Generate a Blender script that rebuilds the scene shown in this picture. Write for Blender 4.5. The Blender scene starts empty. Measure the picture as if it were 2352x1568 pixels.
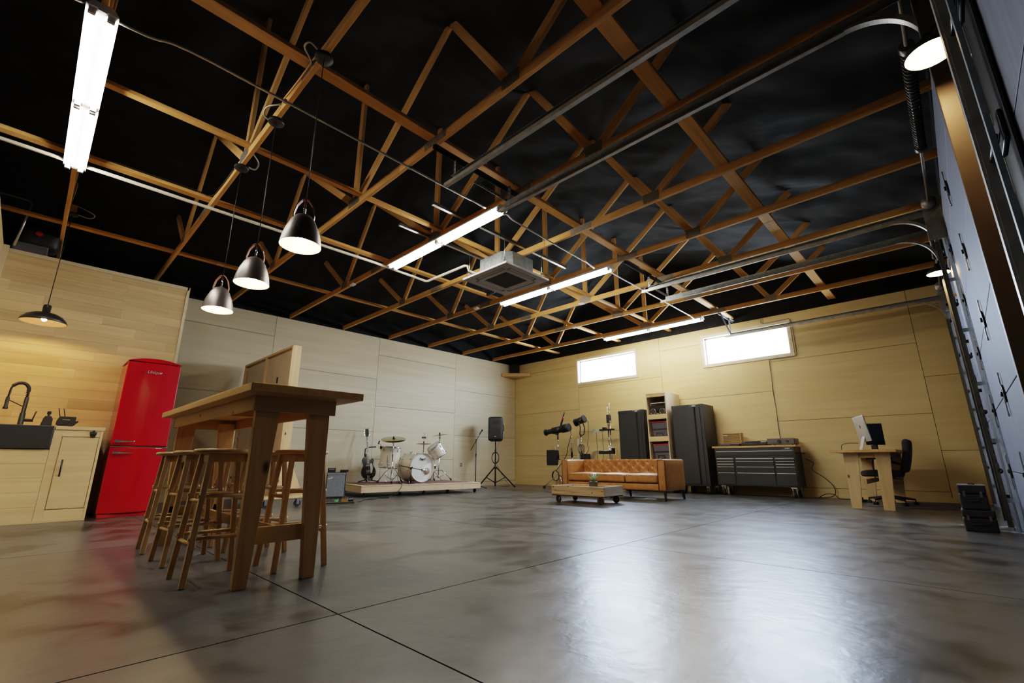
import bpy, bmesh, math, random
from mathutils import Vector, Matrix, noise
random.seed(7)
COL = bpy.context.scene.collection
PI = math.pi
def R(d): return math.radians(d)

# ------------------------------------------------------------------ mesh helper
class MB:
    def __init__(s): s.v = []; s.f = []; s.s = []; s.M = None
    def add(s, vs, fs, smooth=False):
        n = len(s.v)
        if s.M is not None: vs = [s.M @ Vector(v) for v in vs]
        s.v += [tuple(v) for v in vs]
        s.f += [tuple(i + n for i in f) for f in fs]
        s.s += [smooth] * len(fs)
        return s
    def box(s, x0, x1, y0, y1, z0, z1):
        vs = [(x0,y0,z0),(x1,y0,z0),(x1,y1,z0),(x0,y1,z0),(x0,y0,z1),(x1,y0,z1),(x1,y1,z1),(x0,y1,z1)]
        return s.add(vs, [(0,3,2,1),(4,5,6,7),(0,1,5,4),(1,2,6,5),(2,3,7,6),(3,0,4,7)])
    def bar(s, p, q, w, h, up=(0,0,1), w2=None, h2=None):
        p = Vector(p); q = Vector(q); d = (q - p).normalized(); u = Vector(up)
        if abs(d.dot(u)) > .99: u = Vector((1,0,0)) if abs(d.x) < .9 else Vector((0,1,0))
        a = d.cross(u).normalized(); b = a.cross(d).normalized(); vs = []
        for c, ww, hh in ((p, w, h), (q, w2 or w, h2 or h)):
            vs += [c - a*ww/2 - b*hh/2, c + a*ww/2 - b*hh/2, c + a*ww/2 + b*hh/2, c - a*ww/2 + b*hh/2]
        return s.add(vs, [(0,3,2,1),(4,5,6,7),(0,1,5,4),(1,2,6,5),(2,3,7,6),(3,0,4,7)])
    def tube(s, pts, r, n=8, closed=False):
        pts = [Vector(p) for p in pts]; m = len(pts); rs = r if isinstance(r, (list, tuple)) else [r]*m
        ring = []; prev = None
        for i, p in enumerate(pts):
            if closed: t = (pts[(i+1) % m] - pts[i-1])
            else: t = pts[min(i+1, m-1)] - pts[max(i-1, 0)]
            t = t.normalized() if t.length > 1e-9 else Vector((0,0,1))
            if prev is None:
                a = t.cross(Vector((0,0,1)))
                if a.length < 1e-3: a = t.cross(Vector((0,1,0)))
            else: a = prev - t*prev.dot(t)
            a.normalize(); b = t.cross(a); prev = a
            ring.append([p + (a*math.cos(2*PI*k/n) + b*math.sin(2*PI*k/n))*rs[i] for k in range(n)])
        vs = [v for g in ring for v in g]; fs = []
        for i in range(m if closed else m-1):
            j = (i+1) % m
            for k in range(n): fs.append((i*n+k, i*n+(k+1)%n, j*n+(k+1)%n, j*n+k))
        s.add(vs, fs, True)
        if not closed:
            o = len(s.v) - len(vs)
            s.f += [tuple(o+k for k in reversed(range(n))), tuple(o+(m-1)*n+k for k in range(n))]; s.s += [False, False]
        return s
    def cyl(s, p, q, r0, r1=None, n=16):
        return s.tube([p, q], [r0, r0 if r1 is None else r1], n)
    def lathe(s, prof, n=24, c=(0,0,0), smooth=True, closed=False):
        vs = []; fs = []; m = len(prof)
        for r, z in prof:
            r = max(r, 1e-4)
            for k in range(n): vs.append((c[0]+r*math.cos(2*PI*k/n), c[1]+r*math.sin(2*PI*k/n), c[2]+z))
        for i in range(m if closed else m-1):
            j = (i+1) % m
            for k in range(n): fs.append((i*n+k, i*n+(k+1)%n, j*n+(k+1)%n, j*n+k))
        return s.add(vs, fs, smooth)
    def prism(s, poly, a0, a1, ax='y', smooth=False):
        def P(u, w, a): return {'y': (u, a, w), 'x': (a, u, w), 'z': (u, w, a)}[ax]
        n = len(poly)
        vs = [P(u, w, a0) for u, w in poly] + [P(u, w, a1) for u, w in poly]
        s.add(vs, [(i, (i+1)%n, n+(i+1)%n, n+i) for i in range(n)], smooth)
        o = len(s.v) - 2*n
        s.f += [tuple(o+i for i in reversed(range(n))), tuple(o+n+i for i in range(n))]; s.s += [False, False]
        return s
    def sphere(s, c, r, n=12, sc=(1,1,1)):
        m = max(4, n//2)
        prof = [(r*math.sin(PI*i/m), -r*math.cos(PI*i/m)) for i in range(m+1)]
        k = len(s.v); M = s.M; s.M = None
        s.lathe(prof, n)
        for i in range(k, len(s.v)):
            v = Vector((s.v[i][0]*sc[0]+c[0], s.v[i][1]*sc[1]+c[1], s.v[i][2]*sc[2]+c[2]))
            s.v[i] = tuple(M @ v) if M is not None else tuple(v)
        s.M = M; return s
    def rbox(s, x0, x1, y0, y1, z0, z1, r=.03, n=6, puff=0, fn=None):
        """rounded box, optionally puffed on top, fn displaces a vertex"""
        c = Vector(((x0+x1)/2, (y0+y1)/2, (z0+z1)/2)); hx, hy, hz = (x1-x0)/2, (y1-y0)/2, (z1-z0)/2
        r = min(r, hx, hy, hz); cache = {}; vs = []; fs = []
        def ax(h):
            e = [-h, -h+r*.3, -h+r]; m = [-h + r + (2*h-2*r)*i/n for i in range(1, n)]
            return e + m + [h-r, h-r*.3, h]
        X, Y, Z = ax(hx), ax(hy), ax(hz)
        def vid(p):
            k = tuple(round(a, 6) for a in p)
            if k in cache: return cache[k]
            q = Vector((max(-hx+r, min(hx-r, p[0])), max(-hy+r, min(hy-r, p[1])), max(-hz+r, min(hz-r, p[2]))))
            d = Vector(p) - q
            w = q + d.normalized()*r if d.length > 1e-9 else Vector(p)
            if puff and p[2] > 0: w.z += puff*max(0, 1-(p[0]/hx)**2)*max(0, 1-(p[1]/hy)**2)
            w = w + c
            if fn: w = fn(w)
            cache[k] = len(vs); vs.append(w); return cache[k]
        def grid(A, B, f):
            for i in range(len(A)-1):
                for j in range(len(B)-1):
                    fs.append((vid(f(A[i],B[j])), vid(f(A[i+1],B[j])), vid(f(A[i+1],B[j+1])), vid(f(A[i],B[j+1]))))
        for sg in (-1, 1):
            grid(X, Y, lambda a, b: (a, b, sg*hz)); grid(X, Z, lambda a, b: (a, sg*hy, b)); grid(Y, Z, lambda a, b: (sg*hx, a, b))
        return s.add(vs, fs, True)
    def build(s, name, mat, parent=None, bevel=0, seg=2, fix=True):
        me = bpy.data.meshes.new(name); me.from_pydata(s.v, [], s.f); me.update()
        if fix:
            bm = bmesh.new(); bm.from_mesh(me); bmesh.ops.recalc_face_normals(bm, faces=bm.faces); bm.to_mesh(me); bm.free()
        me.polygons.foreach_set('use_smooth', s.s); me.materials.append(mat)
        o = bpy.data.objects.new(name, me); COL.objects.link(o)
        if parent is not None: o.parent = parent
        if bevel:
            b = o.modifiers.new('bevel', 'BEVEL'); b.width = bevel; b.segments = seg; b.limit_method = 'ANGLE'; b.angle_limit = R(40)
        return o

def B(x0, x1, y0, y1, z0, z1): return MB().box(x0, x1, y0, y1, z0, z1)
def tag(o, label=None, cat=None, group=None, kind=None):
    if label: o['label'] = label
    if cat: o['category'] = cat
    if group: o['group'] = group
    if kind: o['kind'] = kind
    return o
def thing(name, label, cat, loc=(0,0,0), rz=0, group=None):
    o = bpy.data.objects.new(name, None); COL.objects.link(o); o.empty_display_size = .1
    o.location = loc; o.rotation_euler = (0, 0, R(rz))
    return tag(o, label, cat, group)
def struct(o): o['kind'] = 'structure'; return o
def children(o): return [c for c in bpy.data.objects if c.parent == o]
def copy_tree(o, parent=None):
    kids = children(o)
    c = o.copy(); COL.objects.link(c); c.parent = parent
    for k in kids: copy_tree(k, c)
    return c
def text(body, size, mat, parent, loc, rot, shear=0, extrude=.001, bold=0, sx=1):
    cu = bpy.data.curves.new('lettering', 'FONT'); cu.body = body; cu.size = size; cu.shear = shear; cu.extrude = extrude
    cu.align_x = 'CENTER'; cu.align_y = 'CENTER'; cu.offset = bold; cu.materials.append(mat); cu.resolution_u = 3
    c = bpy.data.objects.new('lettering_curve', cu); COL.objects.link(c); dg = bpy.context.evaluated_depsgraph_get(); dg.update()
    me = bpy.data.meshes.new_from_object(c.evaluated_get(dg)); bpy.data.objects.remove(c); me.name = 'lettering'
    if not me.materials: me.materials.append(mat)
    o = bpy.data.objects.new('lettering', me); COL.objects.link(o); o.parent = parent; o.location = loc; o.rotation_euler = rot; o.scale = (sx, 1, 1)
    return o
def lamp(kind, name, parent, loc, power, col, radius=.03):
    l = bpy.data.lights.new(name, kind); l.energy = power; l.color = col; l.shadow_soft_size = radius
    o = bpy.data.objects.new(name, l); COL.objects.link(o); o.location = loc
    if parent is not None: o.parent = parent
    return o
def arc(c, r, a0, a1, n, f):
    return [f(c[0] + r*math.cos(R(a0+(a1-a0)*i/n)), c[1] + r*math.sin(R(a0+(a1-a0)*i/n))) for i in range(n+1)]

# ------------------------------------------------------------------ materials
def mat(name, col, rough=.5, metal=0, emit=None, estr=0, coat=0, spec=.5):
    m = bpy.data.materials.new(name); m.use_nodes = True; b = m.node_tree.nodes['Principled BSDF']
    b.inputs['Base Color'].default_value = (*col, 1); b.inputs['Roughness'].default_value = rough; b.inputs['Metallic'].default_value = metal
    b.inputs['Specular IOR Level'].default_value = spec
    if coat: b.inputs['Coat Weight'].default_value = coat; b.inputs['Coat Roughness'].default_value = .08
    if emit: b.inputs['Emission Color'].default_value = (*emit, 1); b.inputs['Emission Strength'].default_value = estr
    return m
def nodes(m): return m.node_tree.nodes, m.node_tree.links, m.node_tree.nodes['Principled BSDF']
def speckle(m, c1, c2, scale=40, detail=4, bump=0, rough=None, stretch=(1,1,1)):
    N, L, b = nodes(m)
    tc = N.new('ShaderNodeTexCoord'); mp = N.new('ShaderNodeMapping'); mp.inputs['Scale'].default_value = stretch
    L.new(tc.outputs['Object'], mp.inputs[0])
    n = N.new('ShaderNodeTexNoise'); n.inputs['Scale'].default_value = scale; n.inputs['Detail'].default_value = detail
    L.new(mp.outputs[0], n.inputs[0])
    r = N.new('ShaderNodeValToRGB'); r.color_ramp.elements[0].position = .35; r.color_ramp.elements[1].position = .65
    r.color_ramp.elements[0].color = (*c1, 1); r.color_ramp.elements[1].color = (*c2, 1)
    L.new(n.outputs[0], r.inputs[0]); L.new(r.outputs[0], b.inputs['Base Color'])
    if bump:
        bp = N.new('ShaderNodeBump'); bp.inputs['Strength'].default_value = bump; bp.inputs['Distance'].default_value = .01
        L.new(n.outputs[0], bp.inputs['Height']); L.new(bp.outputs[0], b.inputs['Normal'])
    if rough:
        mr = N.new('ShaderNodeMapRange'); mr.inputs[3].default_value = rough[0]; mr.inputs[4].default_value = rough[1]
        L.new(n.outputs[0], mr.inputs[0]); L.new(mr.outputs[0], b.inputs['Roughness'])
    return m
def wood(name, c1, c2, grain='x', scale=1, rough=.5, island=.12, knots=0, knot_col=(.08,.03,.01), contrast=.25, spec=.4, kscale=3.2, coat=0, flat=None):
    """procedural timber: stretched noise along the grain, tone per board, sparse knots"""
    m = mat(name, c1, rough, spec=spec, coat=coat); N, L, b = nodes(m)
    tc = N.new('ShaderNodeTexCoord'); geo = N.new('ShaderNodeNewGeometry')
    off = N.new('ShaderNodeVectorMath'); off.operation = 'SCALE'; off.inputs['Scale'].default_value = 37
    cmb = N.new('ShaderNodeCombineXYZ')
    for i in range(3): L.new(geo.outputs['Random Per Island'], cmb.inputs[i])
    L.new(cmb.outputs[0], off.inputs[0])
    addv = N.new('ShaderNodeVectorMath'); addv.operation = 'ADD'; L.new(tc.outputs['Object'], addv.inputs[0]); L.new(off.outputs[0], addv.inputs[1])
    mp = N.new('ShaderNodeMapping'); sc = {'x': (1.2,22,22), 'y': (22,1.2,22), 'z': (22,22,1.2)}[grain]
    mp.inputs['Scale'].default_value = [a*scale for a in sc]; L.new(addv.outputs[0], mp.inputs[0])
    n = N.new('ShaderNodeTexNoise'); n.inputs['Scale'].default_value = 1; n.inputs['Detail'].default_value = 6; n.inputs['Distortion'].default_value = .6
    L.new(mp.outputs[0], n.inputs[0])
    r = N.new('ShaderNodeValToRGB'); r.color_ramp.elements[0].position = .5-contrast; r.color_ramp.elements[1].position = .5+contrast
    r.color_ramp.elements[0].color = (*c2, 1); r.color_ramp.elements[1].color = (*c1, 1); L.new(n.outputs[0], r.inputs[0])
    last = r.outputs[0]
    if knots:
        mk = N.new('ShaderNodeMapping'); ks = {'x': (.55,1,1), 'y': (1,.55,1), 'z': (1,1,.55)}[grain]; ks = [0 if 'xyz'[i] == flat else k for i, k in enumerate(ks)]; mk.inputs['Scale'].default_value = ks
        L.new(addv.outputs[0], mk.inputs[0])
        v = N.new('ShaderNodeTexVoronoi'); v.inputs['Scale'].default_value = kscale; L.new(mk.outputs[0], v.inputs['Vector'])
        if flat:
            v.voronoi_dimensions = '2D'; sx = N.new('ShaderNodeSeparateXYZ'); cx = N.new('ShaderNodeCombineXYZ'); L.new(mk.outputs[0], sx.inputs[0])
            u, w = [a for a in 'XYZ' if a.lower() != flat]; L.new(sx.outputs[u], cx.inputs[0]); L.new(sx.outputs[w], cx.inputs[1]); L.new(cx.outputs[0], v.inputs['Vector'])
        kr = N.new('ShaderNodeMapRange'); kr.inputs[1].default_value = .04*knots; kr.inputs[2].default_value = .12*knots; kr.inputs[3].default_value = 1; kr.inputs[4].default_value = 0
        L.new(v.outputs['Distance'], kr.inputs[0])
        mx = N.new('ShaderNodeMix'); mx.data_type = 'RGBA'; L.new(kr.outputs[0], mx.inputs['Factor']); L.new(last, mx.inputs['A']); mx.inputs['B'].default_value = (*knot_col, 1)
        last = mx.outputs['Result']
    if island:
        hv = N.new('ShaderNodeHueSaturation'); mr = N.new('ShaderNodeMapRange'); mr.inputs[3].default_value = 1-island; mr.inputs[4].default_value = 1+island
        L.new(geo.outputs['Random Per Island'], mr.inputs[0]); L.new(mr.outputs[0], hv.inputs['Value']); L.new(last, hv.inputs['Color']); last = hv.outputs[0]
    L.new(last, b.inputs['Base Color'])
    bp = N.new('ShaderNodeBump'); bp.inputs['Strength'].default_value = .08; bp.inputs['Distance'].default_value = .004
    L.new(n.outputs[0], bp.inputs['Height']); L.new(bp.outputs[0], b.inputs['Normal'])
    return m

M = {}
M['ply_y'] = wood('plywood sheet grain y', (.66,.565,.385), (.55,.455,.285), 'y', .5, .55, .05, contrast=.3)
M['ply_x_warmlit'] = wood('plywood sheet grain x warm lit', (.71,.55,.275), (.61,.45,.195), 'x', .5, .55, .05, contrast=.3)  # same plywood, colour yellowed for the warm lamp light on the window wall
M['ply_z'] = wood('plywood sheet grain z', (.66,.53,.36), (.58,.45,.28), 'z', .6, .5, .05)
M['plank'] = wood('pale wall plank', (.66,.50,.27), (.48,.33,.15), 'y', .45, .5, .13, contrast=.28)
M['truss_x'] = wood('truss timber grain x', (.76,.43,.14), (.54,.28,.08), 'x', 1, .7, .12, knots=.6, kscale=6)
M['truss_y'] = wood('truss timber grain y', (.76,.43,.14), (.54,.28,.08), 'y', 1, .7, .12, knots=.6, kscale=6)
M['truss_z'] = wood('truss web timber', (.78,.47,.17), (.56,.31,.1), 'z', 1, .7, .15, knots=.6, kscale=6)
M['pine_x'] = wood('pine board grain x', (.68,.43,.18), (.52,.30,.10), 'x', .8, .38, .06, knots=.45, flat='y')
M['pine_y'] = wood('pine board grain y', (.66,.41,.17), (.50,.28,.09), 'y', .8, .38, .06, knots=.45, flat='x')
M['pine_z'] = wood('pine board grain z', (.66,.41,.17), (.50,.28,.09), 'z', .8, .38, .06, knots=.75, kscale=3.4, flat='x')
M['pine_zy'] = wood('pine desk leg board', (.68,.49,.26), (.56,.38,.17), 'z', .8, .4, .06, knots=.6, kscale=3.6, flat='y')
M['stool'] = wood('varnished stool wood', (.60,.38,.16), (.47,.27,.095), 'z', 1, .32, .1)
M['lightpine_z'] = wood('raw pale pine', (.78,.58,.33), (.66,.45,.22), 'z', .8, .5, .08, knots=.6, kscale=4, flat='x')
M['lightpine_x'] = wood('raw pale pine along', (.78,.58,.33), (.66,.45,.22), 'x', .8, .5, .08)
M['cabwood'] = wood('pale cabinet board', (.68,.53,.30), (.54,.39,.19), 'y', .5, .45, .07, contrast=.3)
M['cart'] = wood('weathered cart board', (.60,.42,.22), (.16,.095,.045), 'x', 1.1, .75, .15, knots=.9, kscale=9, contrast=.3, flat='y')
M['cart_y'] = wood('weathered grey cart end', (.46,.37,.26), (.22,.16,.1), 'y', 1.1, .75, .15, knots=1, kscale=9, contrast=.35)
M['stagewood'] = wood('pale stage skirting', (.76,.60,.40), (.68,.51,.32), 'y', .5, .5, .04)
M['bench'] = wood('bench top timber', (.66,.42,.17), (.52,.30,.1), 'x', .8, .4, .06)
M['blk'] = mat('black paint', (.012,.012,.013), .5)
M['blkgloss'] = mat('gloss black', (.008,.008,.009), .12, coat=.5)
M['blkmetal'] = mat('black powder coat metal', (.02,.02,.02), .38, .3)
M['cabblk'] = speckle(mat('textured black cabinet', (.022,.023,.024), .45), (.018,.019,.02), (.03,.031,.032), 300, 2, .05)
M['rubber'] = mat('black rubber', (.014,.014,.014), .7)
M['chrome'] = mat('chrome', (.75,.75,.76), .12, 1)
M['steel'] = mat('brushed steel', (.5,.5,.48), .32, 1)
M['galv'] = speckle(mat('galvanised steel', (.28,.31,.31), .42, .75), (.24,.27,.27), (.33,.36,.36), 25, 3)
M['track'] = speckle(mat('galvanised track steel', (.4,.39,.35), .42, .7), (.36,.34,.3), (.48,.46,.42), 14, 3)
M['trackdk'] = mat('dull dark track steel', (.15,.145,.125), .5, .5)
M['conduit'] = mat('conduit steel', (.45,.43,.38), .38, .7)
M['plate'] = speckle(mat('nail plate steel', (.34,.31,.26), .5, .6), (.28,.25,.2), (.42,.38,.32), 90, 2)
M['pvc'] = mat('white pipe plastic', (.72,.66,.52), .4)
M['white'] = mat('white enamel', (.78,.77,.74), .4)
M['offwhite'] = mat('off white plastic', (.66,.64,.6), .45)
M['red'] = mat('red enamel', (.40,.001,.008), .2, coat=.5)
M['redlid'] = mat('red plastic', (.36,.012,.02), .4)
M['rust'] = speckle(mat('rusty iron', (.07,.04,.025), .7, .3), (.04,.025,.018), (.12,.06,.03), 40)
M['bin'] = mat('grey storage bin plastic', (.09,.085,.1), .5)
M['leather'] = speckle(mat('tan leather', (.40,.16,.035), .36), (.30,.125,.03), (.39,.175,.05), 9, 5, .03, (.28,.42))
M['pipingm'] = mat('dark leather piping', (.2,.075,.02), .5)
M['drum'] = mat('pearl drum wrap', (.74,.67,.53), .3, coat=.3)
M['drumhead'] = mat('white drum head', (.82,.81,.78), .4)
M['portc'] = mat('tan drum port', (.35,.2,.12), .6)
M['cymbal'] = mat('bronze cymbal', (.55,.47,.3), .22, 1)
M['grill'] = speckle(mat('silver grey grille cloth', (.2,.23,.27), .8), (.1,.12,.15), (.3,.34,.4), 260, 2, .2)
M['cloth'] = mat('charcoal fabric', (.03,.026,.026), .85)
M['screen'] = mat('dark screen', (.006,.006,.007), .15)
M['silver'] = mat('silver aluminium', (.68,.68,.67), .32, .7)
M['maple'] = wood('pale fretboard', (.6,.55,.45), (.5,.44,.33), 'z', 1, .3, .02)
M['tanstrap'] = mat('tan leather strap', (.36,.12,.035), .5)
M['pendant'] = mat('dark bronze shade', (.20,.175,.16), .4, .8)
M['barn'] = mat('black barn shade', (.03,.028,.026), .35, .3)
M['pendin'] = mat('cream shade inside', (.30,.23,.16), .5)
M['barnin'] = mat('dark shade inside', (.05,.03,.02), .5)
M['tube'] = mat('lit lamp tube', (1,1,1), .5, emit=(1,.955,.87), estr=70)
M['bulb'] = mat('lit warm bulb', (1,.9,.7), .5, emit=(1,.70,.36), estr=800)
M['wallbulb'] = mat('lit wall lamp bulb', (1,.9,.7), .5, emit=(1,.66,.30), estr=240)
M['barnbulb'] = mat('lit barn bulb', (1,.9,.7), .5, emit=(1,.66,.27), estr=900)
M['lens'] = mat('lamp lens', (.7,.7,.6), .1, emit=(1,.95,.8), estr=.6)
M['green'] = mat('green pedal paint', (.16,.5,.2), .4)
M['gold'] = mat('gold pedal paint', (.32,.2,.05), .4, .4)
M['leaf'] = speckle(mat('aloe leaf', (.25,.36,.2), .5), (.2,.32,.15), (.36,.45,.3), 30)
M['paper'] = mat('paper', (.75,.75,.72), .7)
M['papergreen'] = mat('green paper', (.12,.35,.18), .7)
M['orange'] = mat('orange strap', (.4,.1,.03), .6)
M['speakercloth'] = speckle(mat('brown speaker slats', (.09,.055,.025), .7), (.07,.04,.02), (.13,.08,.04), 50)
M['lettering'] = mat('pale lettering', (.8,.8,.78), .4)
M['ink'] = mat('black ink', (.01,.01,.01), .5)
M['rugm'] = speckle(mat('patterned red rug', (.2,.06,.05), .95), (.09,.04,.035), (.30,.16,.13), 16, 5)
M['mat2'] = speckle(mat('worn brown rug', (.07,.05,.04), .95), (.045,.034,.03), (.12,.09,.075), 20, 5)
M['ceil'] = speckle(mat('black sprayed insulation', (.007,.007,.007), .8, spec=.3), (.0035,.0035,.0035), (.010,.0095,.009), 5, 8, .9)
M['blackwall'] = mat('black painted wall', (.02,.02,.02), .6)
M['amberwall'] = mat('dark brown painted post', (.06,.04,.024), .5)
M['door'] = speckle(mat('blue grey garage door', (.13,.15,.21), .62, spec=.3), (.115,.135,.19), (.15,.17,.23), 3, 4, stretch=(1,8,.6))
M['sink'] = speckle(mat('black composite sink', (.013,.013,.015), .5), (.010,.010,.012), (.018,.018,.02), 200)
M['gap'] = mat('dark joint', (.03,.022,.012), .9)
M['acgrey'] = mat('grey air conditioner panel', (.36,.33,.30), .5)
M['acdark'] = mat('air conditioner grille', (.10,.09,.082), .6)
M['spring'] = mat('dark spring steel', (.10,.09,.08), .4, .8)
M['jar'] = mat('mossy dark pot', (.03,.025,.018), .4)
# ------------------------------------------------------------------ room shell
XA, YB, XC, YF = -9.91, 10.463, .34, -4.6     # left wall, window wall, garage wall, wall behind the viewer
ZW = 3.626                                     # top of the plywood
ZT = 3.636                                     # underside of the trusses
XM = -4.79                                     # ridge
def roof(x): return 5.42 - .28*abs(x-XM)

def concrete():
    m = mat('sealed dark concrete', (.10,.098,.092), .3, spec=.5); N, L, b = nodes(m)
    tc = N.new('ShaderNodeTexCoord')
    def nz(scale, det, dist=0):
        n = N.new('ShaderNodeTexNoise'); n.inputs['Scale'].default_value = scale; n.inputs['Detail'].default_value = det; n.inputs['Distortion'].default_value = dist
        L.new(tc.outputs['Object'], n.inputs[0]); return n
    a = nz(.5, 5, .3); c = nz(3.5, 8, .4); d = nz(60, 3)
    mx = N.new('ShaderNodeMath'); mx.operation = 'MULTIPLY_ADD'; mx.inputs[1].default_value = .9; L.new(c.outputs[0], mx.inputs[0]); L.new(a.outputs[0], mx.inputs[2])
    r = N.new('ShaderNodeValToRGB'); r.color_ramp.elements[0].position = .80; r.color_ramp.elements[1].position = 1.08
    r.color_ramp.elements[0].color = (.024,.023,.0215,1); r.color_ramp.elements[1].color = (.092,.090,.085,1); L.new(mx.outputs[0], r.inputs[0]); L.new(r.outputs[0], b.inputs['Base Color'])
    mr = N.new('ShaderNodeMapRange'); mr.inputs[1].default_value = .3; mr.inputs[2].default_value = .75; mr.inputs[3].default_value = .285; mr.inputs[4].default_value = .345
    L.new(c.outputs[0], mr.inputs[0]); L.new(mr.outputs[0], b.inputs['Roughness'])
    e = nz(11, 5, .3)
    h = N.new('ShaderNodeMath'); h.operation = 'MULTIPLY_ADD'; h.inputs[1].default_value = .05; L.new(d.outputs[0], h.inputs[0]); L.new(e.outputs[0], h.inputs[2])
    bp = N.new('ShaderNodeBump'); bp.inputs['Strength'].default_value = .2; bp.inputs['Distance'].default_value = .012
    L.new(h.outputs[0], bp.inputs['Height']); L.new(bp.outputs[0], b.inputs['Normal'])
    return m
M['concrete'] = concrete()
xs = [-11.0, -7.95, -5.05, -2.15, .75]; ys = [-5.0, -1.31, 1.11, 3.53, 5.95, 8.37, 10.8]
f = MB()
for i in range(4):
    for j in range(6):
        f.box(xs[i]+.004, xs[i+1]-.004, ys[j]+.004, ys[j+1]-.004, -.06, 0)
floor = struct(f.build('floor', M['concrete']))
struct(B(-11, .75, -5, 10.8, -.09, -.055).build('joint_backing', M['gap'], floor))

def subtract(r, hole):
    a0, a1, b0, b1 = r; h0, h1, k0, k1 = hole
    if h0 >= a1 or h1 <= a0 or k0 >= b1 or k1 <= b0: return [r]
    o = []
    if h0 > a0: o.append((a0, h0, b0, b1))
    if h1 < a1: o.append((h1, a1, b0, b1))
    m0, m1 = max(a0, h0), min(a1, h1)
    if k0 > b0: o.append((m0, m1, b0, k0))
    if k1 < b1: o.append((m0, m1, k1, b1))
    return o
WIN = [(-7.45, -5.65, 2.775, 3.42), (-3.9, -2.16, 2.775, 3.42)]
G = .0035
def rows(lst): return list(zip(lst[:-1], lst[1:]))
# wall behind the drums, plywood sheets with dark joints
w = MB(); cols = [(-4.6,-4.07,1),(-4.07,-1.65,0),(-1.65,.77,1),(.77,3.19,0),(3.19,5.61,1),(5.61,8.04,0),(8.04,YB,1)]
for y0, y1, k in cols:
    for z0, z1 in rows([.0, .11, 1.345, 2.59, ZW] if k else [.0, .71, 1.945, 3.19, ZW]):
        w.box(XA-.014, XA, y0+G, y1-G, z0+G, z1-G)
wl = struct(w.build('wall_left', M['ply_y']))
struct(B(XA-.15, XA-.008, -4.7, 10.6, 0, ZW).build('joint_backing', M['gap'], wl))
w = MB(); g = MB(); cols = [(XA,-7.46,0),(-7.46,-4.98,1),(-4.98,-2.59,0),(-2.59,-.25,1),(-.25,.6,0)]
for x0, x1, k in cols:
    for z0, z1 in rows([.0, .17, 1.435, 2.655, ZW] if k else [.0, .82, 2.05, 3.285, ZW]):
        rs = [(x0+G, x1-G, z0+G, z1-G)]
        for hl in WIN: rs = [q for r in rs for q in subtract(r, hl)]
        for r in rs: w.box(r[0], r[1], YB, YB+.014, r[2], r[3])
rs = [(XA-.15, .6, 0, ZW)]
for hl in WIN: rs = [q for r in rs for q in subtract(r, hl)]
for r in rs: g.box(r[0], r[1], YB+.008, YB+.16, r[2], r[3])
wb = struct(w.build('wall_back', M['ply_x_warmlit'])); struct(g.build('joint_backing', M['gap'], wb))
bz = MB(); bz.box(XA, XA+.012, 1.4, YB, 0, .085); struct(bz.build('baseboard_left', M['ply_y']))
bz = B(XA, .2, YB-.012, YB, 0, .085); struct(bz.build('baseboard_back', M['ply_x_warmlit']))
struct(B(XA-.15, .6, YF-.1, YF, 0, 5.6).build('wall_front', M['blackwall']))

# black roof lining, lumpy sprayed insulation hung between the trusses
NX, NY = 96, 150; vs = []; fs = []
for j in range(NY+1):
    y = -4.75 + (10.66+4.75)*j/NY
    for i in range(NX+1):
        x = XA-.1 + (XC+.4-XA)*i/NX
        ph = ((y-1.04)/1.206) % 1.0
        sag = -.07*math.sin(PI*ph)
        n = .07*noise.noise(Vector((x*1.1, y*1.6, 3))) + .035*noise.noise(Vector((x*4, y*5, 7)))
        vs.append((x, y, roof(x)+.06+sag+n))
for j in range(NY):
    for i in range(NX):
        a = j*(NX+1)+i; fs.append((a, a+1, a+NX+2, a+NX+1))
c = MB(); c.add(vs, fs, True); ceiling = struct(c.build('ceiling', M['ceil'], fix=False))
c = MB(); c.box(XA-.15, XA-.02, -4.7, 10.6, ZW, 4.5); c.box(.36, .5, -4.7, 10.6, 3.3, 4.5)
c.prism([(XA-.15,ZW),(.6,ZW),(.6,4.3),(XM,5.8),(XA-.15,4.3)], YB+.01, YB+.16, 'y')
struct(c.build('upper_surround', M['ceil'], ceiling))
B(XA-.3, .8, -4.9, 10.8, 5.9, 5.95).build('roof_deck', M['blackwall'], ceiling)['kind'] = 'structure'

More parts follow.
